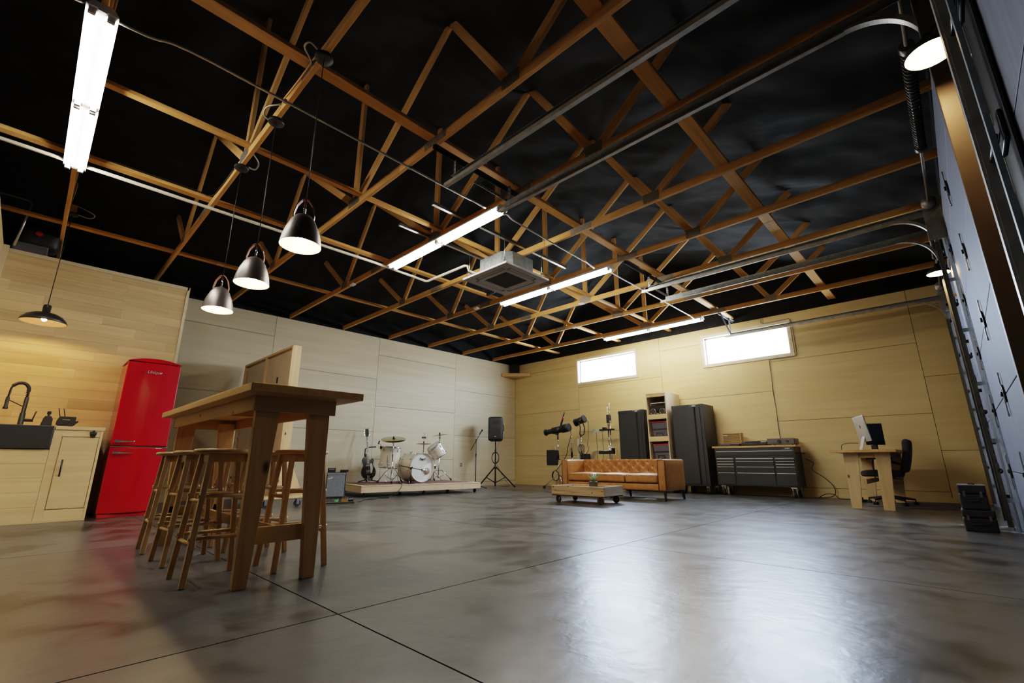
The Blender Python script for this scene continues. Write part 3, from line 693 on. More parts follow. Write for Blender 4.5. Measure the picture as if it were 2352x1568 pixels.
g1 = copy_tree(g0); g1.location = (.165, 7.02, 2.79); g1['label'] = 'glowing gooseneck lamp between the middle and last garage doors'
# ------------------------------------------------------------------ bar table and stools
t = thing('bar_table', 'long tall pine bar table with tapered board legs', 'table', (0,0,0))
m = B(-5.0, -2.69, .785, 1.44, 1.033, 1.077)
m.build('tabletop', M['pine_x'], t, .003)
m = B(-4.93, -2.90, .868, .89, .951, 1.033); m.build('apron', M['pine_x'], t, .002)
m = B(-4.93, -2.90, 1.331, 1.353, .951, 1.033); m.build('apron', M['pine_x'], t, .002)
for x in (-2.90, -4.93): B(x, x+.022, .868, 1.353, .945, 1.033).build('apron', M['pine_y'], t, .002)
for x in (-2.905, -4.86):
    for s, yo in ((1, .892), (-1, 1.329)):
        P = [(yo,0),(yo+s*.072,0),(yo+s*.135,1.0),(yo,1.0)]
        m = MB(); m.prism(P, x-.046, x, 'x'); m.build('leg', M['pine_z'], t, .003)
for x in (-2.952, -4.86): B(x-.022, x, .93, 1.29, .212, .302).build('stretcher', M['pine_y'], t, .002)
B(-4.86, -2.98, 1.092, 1.114, .235, .30).build('stretcher', M['pine_x'], t, .002)
for x in (-3.9,): B(x-.05, x+.05, .89, 1.331, .99, 1.033).build('cross_brace', M['pine_y'], t, .002)

def make_stool():
    t = thing('bar_stool', 'x', 'stool')
    MB().lathe([(0,.708),(.155,.708),(.168,.714),(.172,.724),(.168,.734),(.155,.739),(.08,.735),(0,.733)], 36).build('seat', M['pine_x'], t)
    m = MB()
    for s in (-1, 1): m.box(-.095,.095,s*.092-.011,s*.092+.011,.66,.708); m.box(s*.092-.011,s*.092+.011,-.095,.095,.66,.708)
    m.build('seat_frame', M['stool'], t, .002)
    top, bot = .100, .158
    for sx in (-1, 1):
        for sy in (-1, 1):
            MB().bar((sx*bot, sy*bot, 0), (sx*top, sy*top, .708), .03, .03, up=(sx, 0, 0)).build('leg', M['stool'], t, .004)
    def at(z): return bot+(top-bot)*z/.708
    for k, (zs, ax) in enumerate((((.215,.44),0),((.245,.47),1))):
        for z in zs:
            for s in (-1, 1):
                a = at(z); e = a+.022
                p, q = ((-e, s*a, z), (e, s*a, z)) if ax == 0 else ((s*a, -e, z), (s*a, e, z))
                MB().cyl(p, q, .0105, n=10).build('rung', M['stool'], t)
    return t
s0 = make_stool()
SP = [(-3.31,.878,0,'round seat pine bar stool by the near table end, fridge side of the table'), (-4.02,.907,2,'round seat pine bar stool in the middle of the fridge side row'), (-4.66,.912,-3,'round seat pine bar stool closest to the red fridge'),
      (-3.33,1.352,0,'round seat pine bar stool by the near table end, drum side of the table'), (-4.0,1.345,3,'round seat pine bar stool in the middle of the drum side row'), (-4.63,1.34,-2,'round seat pine bar stool at the far table end, drum side')]
for i, (x, y, r, lb) in enumerate(SP):
    o = s0 if i == 0 else copy_tree(s0)
    o.location = (x, y, 0); o.rotation_euler.z = R(r); o['label'] = lb; o['group'] = 'bar stools around the bar table'

# ------------------------------------------------------------------ kitchen
XF = -7.62
t = thing('kitchen_cabinet', 'pale wooden kitchen base cabinet with one narrow door', 'cabinet', (0,0,0))
m = B(XP+.005, XF-.02, .206, .64, .0, 1.03); m.box(XP+.005, XF-.02, -.655, .204, 0, .80); m.box(XP+.005, XF-.115, -.655, .204, .80, 1.03); m.build('carcass', M['cabwood'], t)
m = MB()
for k in range(5): m.box(XF-.02, XF, -.66, .205, .02+k*.157, .02+k*.157+.155)
m.build('front_boards', M['cabwood'], t, .001)
m = B(XF-.02, XF, .208, .285, .02, 1.03); m.box(XF-.02, XF, .285, .62, .955, 1.03); m.box(XF-.02, XF, .285, .62, .02, .135); m.box(XF-.02, XF+.003, .62, .645, 0, 1.03); m.box(XF-.02,XF+.002,-.66,.645,0,.022)
m.build('face_frame', M['cabwood'], t, .001)
d = B(XF-.02, XF+.004, .292, .614, .142, .948).build('door', M['cabwood'], t, .002)
h = MB(); h.cyl((XF+.03,.338,.50),(XF+.03,.338,.69),.008,n=8); h.cyl((XF,.338,.52),(XF+.03,.338,.52),.006,n=8); h.cyl((XF,.338,.67),(XF+.03,.338,.67),.006,n=8); h.build('handle', M['blk'], d)
B(XP-.0, XF+.012, .215, .655, 1.032, 1.072).build('worktop', M['cabwood'], t, .003)
B(XP-.0, XF-.10, -.655, .213, 1.032, 1.068).build('worktop', M['cabwood'], t, .003)
m = B(XF-.098, XF+.03, -.655, .204, .81, 1.072); m.build('x', M['sink']); s = bpy.data.objects['x']; s.name = 'farmhouse_sink'; tag(s, 'black apron front sink set in the kitchen counter', 'sink')
bv = s.modifiers.new('bevel','BEVEL'); bv.width = .008; bv.segments = 2
t = thing('bottle_opener', 'dark cast bottle opener screwed to the kitchen cabinet', 'bottle opener', (XF+.004, .555, .985))
m = MB(); m.prism([(-.035,.03),(.035,.03),(.03,0),(.02,-.03),(0,-.04),(-.02,-.03),(-.03,0)], 0, .012, 'x'); m.cyl((.0,0,.04),(.012,0,.04),.014,n=12); m.build('back_plate', M['blkmetal'], t, .003)
m = MB(); m.tube([(.012,-.024,.02),(.035,-.018,.005),(.035,.018,.005),(.012,.024,.02)], .006, 6); m.build('catch', M['blkmetal'], t)

t = thing('kitchen_faucet', 'tall black spring neck faucet behind the sink', 'faucet', (-8.02, -.085, 1.068))
MB().lathe([(0,0),(.03,0),(.03,.01),(.026,.02),(.026,.16),(.02,.165),(.02,.34),(.014,.35),(0,.35)], 18).build('body', M['blkmetal'], t)
pts = [(0,0,.34),(0,-.002,.42)] + [(0, -.075+.075*math.cos(R(a)), .43+.085*math.sin(R(a))) for a in range(0,181,15)] + [(0,-.152,.38),(0,-.155,.34)]
MB().tube(pts, .010, 8).build('neck', M['blkmetal'], t)
sp = smooth(pts[:13],8); H = []
for i in range(0, len(sp)-1):
    for k in range(3):
        p = sp[i].lerp(sp[i+1], k/3); tg = (sp[i+1]-sp[i]).normalized(); a = Vector((1,0,0)); b_ = tg.cross(a); ph = (i*3+k)*1.25
        H.append(p + (a*math.cos(ph)+b_*math.sin(ph))*.017)
MB().tube(H, .0035, 5).build('spring_coil', M['blkmetal'], t)
MB().lathe([(0,.20),(.022,.20),(.024,.215),(.017,.23),(.017,.33),(.012,.345),(0,.345)], 14, (0,-.155,0)).build('spray_head', M['blkmetal'], t)
MB().bar((0,0,.23),(0,-.15,.31),.008,.01).build('holder_arm', M['blkmetal'], t)
m = MB(); m.cyl((0,.0,.08),(0,.10,.08),.018,n=12); m.cyl((0,.09,.08),(0,.108,.19),.007,n=8); m.build('lever', M['blkmetal'], t)
t = thing('soap_dispenser', 'black soap bottle with pump between faucet and router', 'soap bottle', (-7.95, .13, 1.07))
m = MB(); m.prism([(-.052,0),(.052,0),(.05,.10),(.032,.135),(-.022,.135),(-.036,.10)], -.03, .03, 'x'); m.build('bottle', M['blk'], t, .008)
m = MB(); m.cyl((0,.006,.13),(0,.006,.16),.012,n=10); m.cyl((0,.006,.155),(0,.006,.19),.019,n=12); m.box(-.01,.05,-.003,.015,.178,.19); m.build('pump', M['blk'], t, .002)
t = thing('wifi_router', 'black boxy router with two upright antennas on the counter', 'router', (-7.95, .30, 1.072))
m = MB(); m.prism([(-.085,.03),(.085,.03),(.085,.135),(-.065,.135),(-.085,.08)], -.05, .05, 'x'); m.build('case', M['blk'], t, .006)
B(-.06,.06,-.07,.07,.0,.03).build('stand', M['blk'], t, .003); B(-.04,.06,-.08,.11,-.002,.004).build('base_plate', M['blk'], t)
for y in (-.06,-.015): MB().cyl((0,y,.12),(.0,y-.03,.235),.005,n=8).build('antenna', M['blk'], t)
MB().prism([(.085,.04),(.115,.075),(.11,.09),(.085,.08)], -.02, .02, 'x').build('side_arm', M['blk'], t)
B(.0505,.0515,-.035,.03,.092,.097).build('front_mark', M['offwhite'], t)
t = thing('machine', 'dark rounded machine with a red badge lying on top of the partition', 'machine', (-8.6, -.38, 3.33))
MB().rbox(-.17,.17,-.20,.22,.10,.46,.1,4).build('hood', M['blk'], t)
B(-.16,.19,-.21,.12,0,.13).build('base', M['bin'], t, .01); m = MB().cyl((.165,.0,.30),(.178,.0,.30),.035,n=16); m.build('badge', M['redlid'], t)

t = thing('retro_fridge', 'tall glossy red retro fridge freezer beside the kitchen counter', 'fridge', (-7.70, .745, 0))
# local: front at x=0, width along y 0..0.60
W = .585
B(-.66, -.075, .01, W-.01, .03, 1.95).build('cabinet_body', M['red'], t, .02, 3)
def fdoor(z0, z1, top=False):
    m = MB(); P = [(-.07,.0),(-.02,.0)] + [(-.02+.03*math.sin(PI*k/10), W*k/10) for k in range(1,10)] + [(-.02,W),(-.07,W)]
    m.prism(P, z0, z1, 'z', False); return m
d1 = fdoor(.86, 1.955).build('freezer_door', M['red'], t, .012, 3); d1.name = 'upper_door'
d2 = fdoor(.045, .845).build('lower_door', M['red'], t, .012, 3)
m = MB(); n = 12; P = [(W*k/n, 1.967 + .05*(1-((k-n/2)/(n/2))**2)) for k in range(n+1)] + [(W,1.962),(0,1.962)]
m.prism(P, -.64, .0, 'x'); m.build('crown_cap', M['red'], t, .008, 2)
B(-.62,-.02,.01,W-.01,.0,.04).build('plinth', M['red'], t, .004)
B(-.03,.004,.0,W,.846,.858).build('chrome_strip', M['chrome'], t, .003)
for z, d in ((.918, d1), (.775, d2)):
    m = MB(); m.bar((.028,.03,z),(.032,.085,z),.03,.03,w2=.03); m.bar((.034,.07,z),(.036,.225,z),.012,.026,h2=.012); m.build('handle', M['chrome'], d, .004)
text('Unique', .056, M['silver'], t, (.0135, W/2, 1.83), (R(90),0,R(90)), .35, .002)
for y0, y1 in ((.155,.19),(.40,.435)): B(.006,.012,y0,y1,1.822,1.826).build('badge_line', M['chrome'], t)

# ------------------------------------------------------------------ rolling wooden partition
t = thing('rolling_partition', 'tall freestanding wooden panel on casters behind the bar table', 'partition', (-7.45, 2.69, 0))
B(-.035, 0, 0, .145, .16, 2.478).build('post', M['lightpine_z'], t, .003)
B(-2.33, -2.295, 0, .145, .16, 2.478).build('post', M['lightpine_z'], t, .003)
B(-2.295, -.035, 0, .145, 2.44, 2.476).build('top_rail', M['lightpine_x'], t, .002)
B(-2.295, -.035, .045, .07, .2, 2.44).build('panel', M['ply_z'], t)
B(-1.2, -1.165, 0, .145, .2, 2.44).build('stud', M['lightpine_z'], t, .002)
B(-2.33, 0, -.0, .145, .16, .20).build('bottom_rail', M['lightpine_x'], t, .002)
for x in (-2.33, -.09):
    B(x, x+.09, -.14, .43, .125, .165).build('foot', M['lightpine_x'], t, .003)
    m = MB(); m.prism([(.145,.20),(.40,.165),(.40,.21),(.16,.74),(.145,.74)], x+.03, x+.068, 'x'); m.build('brace', M['lightpine_z'], t, .003)
    for y in (-.10, .36):
        c = MB(); c.cyl((x+.03,y,.05),(x+.06,y,.05),.05,n=18); w_ = c.build('caster', M['rubber'], t)
        c = B(x+.005,x+.085,y-.04,y+.04,.115,.125); c.box(x+.02,x+.026,y-.02,y+.02,.04,.12); c.box(x+.064,x+.07,y-.02,y+.02,.04,.12); c.cyl((x+.015,y,.05),(x+.075,y,.05),.01,n=8); c.build('fork', M['steel'], w_)
for x, z in ((-.6,1.1),(-.62,1.98),(-2.2,2.02)):
    B(x-.012,x+.012,.03,.045,z-.05,z+.05).build('latch', M['blkmetal'], t)
# ------------------------------------------------------------------ drum platform
F0 = Vector((-8.37, 4.58, 0)); ang = math.degrees(math.atan2(2.62, .49))      # platform frame: local x along its front edge, local y to the back
LS, DS = 2.66, 1.46
t = thing('drum_platform', 'low pale wooden stage on casters carrying the drum kit', 'platform', F0, ang)
B(0, LS, 0, DS, .195, .215).build('deck', M['stagewood'], t, .002)
m = B(0, LS, 0, .02, .085, .19); m.build('skirting', M['stagewood'], t, .002)
B(0, .02, .02, DS, .085, .19).build('skirting', M['stagewood'], t, .002); B(LS-.02, LS, .02, DS, .085, .19).build('skirting', M['stagewood'], t, .002); B(.02, LS-.02, DS-.02, DS, .085, .19).build('skirting', M['stagewood'], t, .002)
B(.02, LS-.02, .02, DS-.02, .15, .19).build('joists', M['blk'], t)
for x in (.08, 1.33, LS-.1):
    for y in (.09, DS-.1):
        m = MB().cyl((x-.015,y,.045),(x+.015,y,.045),.045,n=16); c = m.build('caster', M['rubber'], t)
        k = B(x-.03,x+.03,y-.03,y+.03,.10,.15); k.box(x-.022,x-.017,y-.02,y+.02,.04,.1); k.box(x+.017,x+.022,y-.02,y+.02,.04,.1); k.build('fork', M['steel'], c)
Mst = t.matrix_basis.copy(); Mst = Matrix.Translation(F0) @ Matrix.Rotation(R(ang), 4, 'Z')
rg = MB().rbox(.12, 2.5, .10, DS-.05, .215, .224, .004, 8).build('rug', M['rugm']); rg.matrix_world = Mst; tag(rg, 'worn red patterned rug lying under the drum kit', 'rug')

ZS = .224
def lug_ring(mb, r, z0, z1, n, ph=0):
    for i in range(n):
        a = ph+2*PI*i/n; c, s_ = math.cos(a), math.sin(a)
        for z in (z0, z1): mb.cyl(((r)*c, (r)*s_, z-.02), ((r)*c, (r)*s_, z+.02), .010, n=8)
        mb.cyl(((r+.004)*c,(r+.004)*s_,min(z0,z1)-.05),((r+.004)*c,(r+.004)*s_,z0),.004,n=6); mb.cyl(((r+.004)*c,(r+.004)*s_,z1),((r+.004)*c,(r+.004)*s_,max(z0,z1)+.05),.004,n=6)
def drum(parent, r, h, Mx, nl=8, headmat='drumhead', wood_hoop=False, name=''):
    def mb():
        m = MB(); m.M = Mx; return m
    m = mb(); m.lathe([(r,0),(r,h)], 48); m.build('shell', M['drum'], parent)
    for z in (0, h):
        s_ = 1 if z else -1
        m = mb()
        if wood_hoop: m.lathe([(r-.004,z+s_*.035),(r+.014,z+s_*.035),(r+.014,z-s_*.008),(r-.004,z-s_*.008)], 48, closed=True); m.build('hoop', M['drum'], parent)
        else: m.lathe([(r-.004,z+s_*.012),(r+.008,z+s_*.012),(r+.008,z-s_*.016),(r+.002,z-s_*.016)], 48, closed=True); m.build('hoop', M['chrome'], parent)
        m = mb(); m.lathe([(0,z+s_*.004),(r*.97,z+s_*.004),(r,z)], 48); m.build('drum_head', M[headmat], parent)
    m = mb(); lug_ring(m, r+.008, .07, h-.07, nl, .2); m.build('lugs', M['chrome'], parent)
# bass drum: axis along world +x
t = thing('bass_drum', 'large white bass drum with printed front head and tan port', 'bass drum', (-8.53, 6.05, ZS))
rb = .295
Mx = Matrix.Translation((-.42, 0, rb+.02)) @ Matrix.Rotation(R(90), 4, 'Y')
drum(t, rb, .42, Mx, 8, wood_hoop=True)
m = MB(); m.M = Matrix.Translation((.032, .13, rb-.06)) @ Matrix.Rotation(R(90),4,'Y'); m.lathe([(0,.0),(.068,.0),(.07,-.004)], 28); m.build('port', M['portc'], t)
text('Pearl', .078, M['ink'], t, (.008, -.005, rb+.19), (R(90),0,R(90)), .4, .001, .0022, .95)
B(.0075,.0085,-.06,.07,rb+.152,rb+.155).build('underline', M['ink'], t)
for s in (-1, 1):
    MB().tube([(-.1,s*.22,.11),(.02,s*.31,.03),(.04,s*.33,-.0)], .008, 8).build('spur', M['chrome'], t)
    m = MB().box(-.13,-.07,s*.235-.02,s*.235+.02,.09,.14); m.build('spur_bracket', M['chrome'], t)
for a in (35, 60, 90, 120): 
    y, z = (rb+.03)*math.cos(R(a)), (rb+.03)*math.sin(R(a))+rb+.02
    B(-.46,-.40,y-.012,y+.012,z-.012,z+.012).build('claw', M['chrome'], t, .003); B(-.02,.04,y-.012,y+.012,z-.012,z+.012).build('claw', M['chrome'], t, .003)
# floor tom hung high on its legs
t = thing('floor_tom', 'deep pearl white floor tom with mic clamp between guitar and bass drum', 'drum', (-8.96, 5.50, ZS))
Mx = Matrix.Translation((0,0,.31)) @ Matrix.Rotation(R(-5),4,'X')
drum(t, .205, .42, Mx, 8)
for a in (200, 320, 80):
    c, s_ = math.cos(R(a)), math.sin(R(a)); P = [(.222*c,.222*s_,.56),(.222*c,.222*s_,.10),(.24*c,.24*s_,.02),(.26*c,.26*s_,.0)]
    MB().tube(P, .006, 8).build('leg', M['chrome'], t); MB().cyl((.222*c,.222*s_,.44),(.222*c,.222*s_,.50),.016,n=8).build('leg_bracket', M['chrome'], t); MB().sphere((.26*c,.26*s_,.012),.014,8).build('rubber_foot', M['rubber'], t)
t = thing('clip_microphone', 'small clip on microphone at the rim of the floor tom', 'microphone', (-9.03, 5.33, ZS+.70))
m = B(-.02,.02,-.02,.02,.0,.06); m.build('clamp', M['blk'], t, .004); MB().tube(smooth([(0,0,.05),(.0,-.01,.09),(0,-.05,.11),(0,-.06,.12)],5),.004,6).build('gooseneck', M['blkmetal'], t); MB().cyl((0,-.07,.10),(.0,-.05,.17),.014,n=10).build('capsule', M['blk'], t)
# crash cymbal stand
def cym_stand(name, lb, base, h, hub, legs, tilt, r, cymname='cymbal'):
    t = thing(name, lb, 'cymbal stand', base)
    MB().cyl((0,0,.06),(0,0,h*.62),.012,n=10).build('lower_tube', M['chrome'], t)
    MB().cyl((0,0,h*.6),(0,0,h-.06),.008,n=10).build('upper_tube', M['chrome'], t)
    MB().cyl((0,0,h*.6),(0,0,h*.64),.02,n=10).build('clamp', M['chrome'], t)
    m = MB().box(-.016,.016,-.03,.016,h-.10,h-.05); m.build('tilter', M['chrome'], t, .004)
    for a in legs:
        c, s_ = math.cos(R(a)), math.sin(R(a)); L = .30
        l = MB(); l.tube([(.01*c,.01*s_,hub),(.07*c,.07*s_,hub+.0),(.12*c,.12*s_,hub-.04),(L*c,L*s_,.03)], .008, 8); l.tube([(.012*c,.012*s_,.08),(.15*c,.15*s_,hub*.58)], .006, 6)
        lo = l.build('leg', M['chrome'], t); MB().cyl((L*c*.94,L*s_*.94,.05),(L*c*1.04,L*s_*1.04,.012),.018,n=10).build('rubber_foot', M['rubber'], lo)
    Mx = Matrix.Translation((0,0,h)) @ tilt
    m = MB(); m.M = Mx; m.lathe([(0,.022),(.02,.02),(.045,.006),(.05,.004),(r*.6,-.004),(r,-.014),(r,-.0155),(r*.6,-.006),(.05,.002),(0,.012)], 48); m.build('cymbal', M['cymbal'], t)
    m = MB(); m.M = Mx; m.cyl((0,0,-.05),(0,0,.06),.006,n=8); m.cyl((0,0,.02),(0,0,.035),.02,n=12); m.cyl((0,0,.038),(0,0,.05),.012,n=8); m.cyl((0,0,-.03),(0,0,-.005),.018,n=12); m.build('wing_nut', M['blkmetal'], t)
    return t
tl = Matrix.Rotation(R(17), 4, Vector((.6,.8,0)))
cym_stand('crash_cymbal', 'large bronze crash cymbal on a stand between floor tom and bass drum', (-8.70, 5.42, ZS), .905, .29, (-30, 100, 215), tl, .255)
tl = Matrix.Rotation(R(-8), 4, Vector((-.8,.6,0)))
cym_stand('crash_cymbal', 'small bronze cymbal seen edge on above the rack tom', (-8.99, 6.86, ZS), 1.06, .24, (60, 190, -55), tl, .20)
# hi-hat
t = thing('hi_hat', 'hi-hat cymbal pair on a stand behind the bass drum', 'hi-hat', (-8.98, 6.40, ZS))
MB().cyl((0,0,.03),(0,0,.83),.011,n=10).build('tube', M['chrome'], t); MB().cyl((0,0,.8),(0,0,1.09),.004,n=8).build('rod', M['chrome'], t)
for z, s_ in ((.822,-1),(.842,1)):
    MB().lathe([(0,z+s_*.016),(.04,z+s_*.006),(.178,z-s_*.006),(.178,z-s_*.008),(0,z)], 40).build('cymbal', M['cymbal'], t)
MB().cyl((0,0,.85),(0,0,.89),.014,n=10).build('clutch', M['blkmetal'], t); B(-.02,.02,-.05,.05,.955,.995).build('cowbell', M['blkmetal'], t, .006)
for a in (20,140,260): MB().tube([(0,0,.26),(.1*math.cos(R(a)),.1*math.sin(R(a)),.2),(.24*math.cos(R(a)),.24*math.sin(R(a)),.012)],.007,8).build('leg', M['chrome'], t)
# rack tom
t = thing('rack_tom', 'small pearl white tom tilted on its stand beside the bass drum', 'drum', (-8.47, 6.40, ZS))
Mx = Matrix.Translation((.035,.055,.57)) @ Matrix.Rotation(R(38),4,Vector((1,-.25,0))) 
drum(t, .16, .25, Mx, 6)
MB().tube([(-.05,.02,.72),(-.16,.05,.62),(-.18,.06,.30)], .011, 8).build('tom_arm', M['chrome'], t)
MB().tube([(-.18,.06,.62),(-.18,.06,.02)], .012, 8).build('stand_tube', M['chrome'], t)
for a in (40,160,280): MB().tube([(-.18,.06,.22),(-.18+.08*math.cos(R(a)),.06+.08*math.sin(R(a)),.17),(-.18+.2*math.cos(R(a)),.06+.2*math.sin(R(a)),.012)],.007,8).build('leg', M['chrome'], t)
m = MB(); m.box(-.22,-.14,.0,.1,.28,.36); m.build('clamp', M['chrome'], t, .006)
# drum throne and snare lurking behind the bass drum
t = thing('snare_drum', 'white snare drum half hidden behind the bass drum', 'drum', (-9.22, 5.98, ZS)); Mx = Matrix.Translation((0,0,.38)); drum(t, .17, .13, Mx, 8)
MB().cyl((0,0,.02),(0,0,.38),.011,n=8).build('stand_tube', M['chrome'], t)
for a in (0,120,240):
    c, s_ = math.cos(R(a)), math.sin(R(a)); MB().tube([(0,0,.22),(.2*c,.2*s_,.012)],.007,8).build('leg', M['chrome'], t); MB().tube([(0,0,.30),(.17*c,.17*s_,.37),(.178*c,.178*s_,.41)],.006,8).build('basket_arm', M['chrome'], t)
# kick drum mic
t = thing('microphone_stand', 'short black boom stand holding the microphone in front of the bass drum', 'microphone stand', (-8.34, 5.66, ZS))
m = MB().cyl((0,0,0),(0,0,.015),.085,n=28); m.cyl((0,0,0),(0,0,.30),.010,n=10); m.build('base', M['blkmetal'], t); MB().cyl((-.02,-.02,.29),(.02,.02,.32),.02,n=10).build('clutch', M['blkmetal'], t)
MB().cyl((-.12,-.19,.355),(.11,.20,.265),.008,n=8).build('boom', M['blkmetal'], t)
t = thing('kick_microphone', 'silver grey drum microphone aimed at the bass drum port', 'microphone', (-8.22, 5.875, ZS+.262))
m = MB(); m.cyl((-.01,-.03,.005),(-.01,.04,-.005),.028,n=14); m.build('body', M['steel'], t, .004); m = MB(); m.cyl((-.01,.04,-.005),(-.02,.085,-.012),.033,.03,n=16); m.build('grille', M['silver'], t)

# ------------------------------------------------------------------ guitar and stand
t = thing('electric_guitar', 'black single cut electric guitar leaning in its stand', 'guitar', (-9.46, 5.33, ZS+.065), 0)
def outline():
    P = [(0,0),(.07,.005),(.125,.035),(.158,.09),(.165,.15),(.150,.205),(.122,.25),(.112,.285),(.122,.325),(.135,.365),(.125,.40),(.098,.415),(.07,.405),(.045,.385),(.03,.40),(-.03,.435),(-.08,.448),(-.118,.43),(-.138,.39),(-.135,.34),(-.118,.29),(-.126,.25),(-.152,.205),(-.166,.15),(-.158,.09),(-.125,.035),(-.07,.005)]
    S = []; n = len(P)
    for i in range(n):
        a, b_, c, d = [Vector((*P[(i+k-1)%n],0)) for k in range(4)]
        for k in range(3):
            u = k/3; v = .5*((2*b_)+(c-a)*u+(2*a-5*b_+4*c-d)*u*u+(3*b_-a-3*c+d)*u**3); S.append((v.x*1.0, v.y))
    return S
Mg = Matrix.Rotation(R(-24),4,'Z') @ Matrix.Rotation(R(-11),4,'Y') @ Matrix.Rotation(R(5),4,'X') @ Matrix.Scale(1.08,4) @ Matrix.Scale(.9,4,Vector((0,1,0)))
S = outline()
def g():
    m = MB(); m.M = Mg; return m
m = g(); m.prism(S, -.025, .02, 'x'); m.build('body', M['blkgloss'], t, .006)
m = g(); m.tube([(.021,a*.985,b_*.985+.003) for a,b_ in S], .0045, 5, True); m.build('binding', M['cream'], t)
m = g(); m.bar((.016,0,.30),(.012,0,.86),.056,.02,up=(1,0,0),w2=.044); m.build('neck', M['maple'], t, .003)
m = g()
for i in range(12): m.box(.0255-.006*i/12,.0285-.006*i/12,-.02,.02,.84-.04*i-.006,.84-.04*i+.012) if i in (2,4,6,8,11) else m.box(.0255-.005*i/12,.0275-.005*i/12,-.023,.023,.84-.04*i,.84-.04*i+.003)
m.build('fret_markers', M['silver'], t)
m = g(); m.prism([(-.022,.86),(.022,.86),(.04,.93),(.032,1.05),(0,1.03),(-.032,1.05),(-.04,.93)], -.012, .006, 'x'); hd = m.build('headstock', M['blk'], t, .003)
for s_ in (-1, 1):
    for k in range(3):
        m = g(); m.cyl((-.004,s_*.03,.91+k*.045),(-.004,s_*.062,.91+k*.045),.006,n=8); m.box(-.01,.004,s_*.058-.008,s_*.058+.008,.90+k*.045,.92+k*.045); m.build('tuner', M['chrome'], hd)
for z in (.16,.27):
    m = g(); m.box(.018,.030,-.042,.042,z-.02,z+.02); m.build('pickup', M['chrome'], t, .003)
m = g(); m.box(.018,.034,-.045,.045,.112,.124); m.box(.018,.032,-.03,.03,.02,.075); m.build('bridge', M['chrome'], t, .003)
m = g(); m.prism([(.045,.11),(.08,.12),(.10,.22),(.085,.31),(.045,.31)], .02, .024, 'x'); m.build('pickguard', M['white'], t)
for y, z in ((.09,.07),(.12,.11)):
    m = g(); m.cyl((.02,y,z),(.035,y,z),.011,n=10); m.build('control_knob', M['blkmetal'], t)
m = g(); 
for k in range(6): m.cyl((.034,-.02+k*.008,.12),(.026,-.014+k*.0056,.87),.0011,n=4)
m.build('strings', M['steel'], t)
t = thing('guitar_stand', 'black tubular stand behind the electric guitar', 'guitar stand', (-9.46, 5.33, ZS))
Ms = Matrix.Rotation(R(-24),4,'Z'); 
def gs(pts, r, nm='tube'):
    m = MB(); m.M = Ms; m.tube(smooth(pts,5), r, 8); return m.build(nm, M['blkmetal'], t)
gs([(-.13,-.02,.01),(-.12,-.06,.2),(-.17,-.10,.45),(-.20,-.10,.64),(-.17,-.09,.72),(-.15,.0,.75),(-.14,.13,.76)], .012, 'upright')
gs([(-.14,-.02,.25),(-.16,-.07,.50),(-.18,-.085,.6)], .022, 'padding')
gs([(-.12,-.03,.05),(.02,-.16,.03),(.10,-.22,.012)], .011, 'leg'); gs([(-.12,-.0,.05),(.02,.14,.03),(.10,.2,.012)], .011, 'leg'); gs([(-.12,-.02,.06),(-.25,-.03,.012)], .011, 'leg')
for s_ in (-1, 1): gs([(-.10,s_*.03,.10),(.0,s_*.07,.06),(.05,s_*.07,.065),(.055,s_*.07,.10)], .010, 'yoke')

# ------------------------------------------------------------------ amplifier, pedal board, cables
t = thing('guitar_amplifier', 'black guitar combo amplifier with silver grille beside the drum platform', 'amplifier', (-8.22, 3.99, 0), 62)
# local x across front, -y faces the viewer
B(-.165,.165,.0,.25,.02,.475).build('cabinet', M['blk'], t, .01, 3)
B(-.15,.15,-.006,.004,.06,.425).build('grille_cloth', M['grill'], t, .004); B(-.155,.155,-.004,.004,.43,.468).build('control_panel', M['grill'], t, .003)
text('Fender', .034, M['lettering'], t, (-.10,-.008,.375), (R(90),R(-20),0), .5, .001, .001, .85)
m = MB()
for x in (-.14,.14):
    for z in (.045,.45): m.cyl((x,-.008,z),(x,0,z),.006,n=8)
m.build('corner_screws', M['steel'], t)
for x in (-.13,.13):
    for y in (.03,.22): MB().cyl((x,y,0),(x,y,.022),.015,n=10).build('rubber_foot', M['rubber'], t)
def foot_pedal(name, lb, loc, rz, w, d, h, body, knobs=3, top='blk', grp='effect pedals'):
    t = thing(name, lb, 'effect pedal', loc, rz, None)
    m = MB(); m.prism([(-d/2,0),(d/2,0),(d/2,h),(-d/2,h*.7)], -w/2, w/2, 'x'); m.build('case', M[body], t, .003)
    B(-w*.4,w*.4,-d*.45,-d*.02,h*.72,h*.86).build('treadle', M[top], t, .003)
    for k in range(knobs):
        x = -w*.3+w*.6*k/max(1,knobs-1); MB().cyl((x,d*.32,h*.9),(x,d*.32,h+.014),.007,n=10).build('control_knob', M['blk'], t)
    return t
t = thing('remote_box', 'flat black switch box lying on top of the amplifier', 'box', (-8.27, 4.0, .476), 62); B(-.145,-.01,.04,.15,0,.075).build('case', M['blk'], t, .006); B(-.12,-.03,.038,.041,.05,.056).build('front_mark', M['offwhite'], t)
t = thing('amp_footswitch', 'rounded black volume pedal lying on top of the amplifier', 'pedal', (-8.16, 4.12, .476), 62); MB().rbox(-.09,.06,.0,.08,.012,.045,.015,3).build('treadle', M['blk'], t); B(-.09,.05,.0,.09,0,.014).build('base', M['blkmetal'], t, .003)
t = thing('pedal_board', 'flat dark pedal board on the floor in front of the amplifier', 'pedal board', (-7.60, 3.78, 0), 62); m = B(-.26,.24,-.10,.12,.0,.018); m.build('board', M['blkmetal'], t, .004); B(-.26,.24,-.10,-.085,.018,.024).build('edge_rail', M['steel'], t)
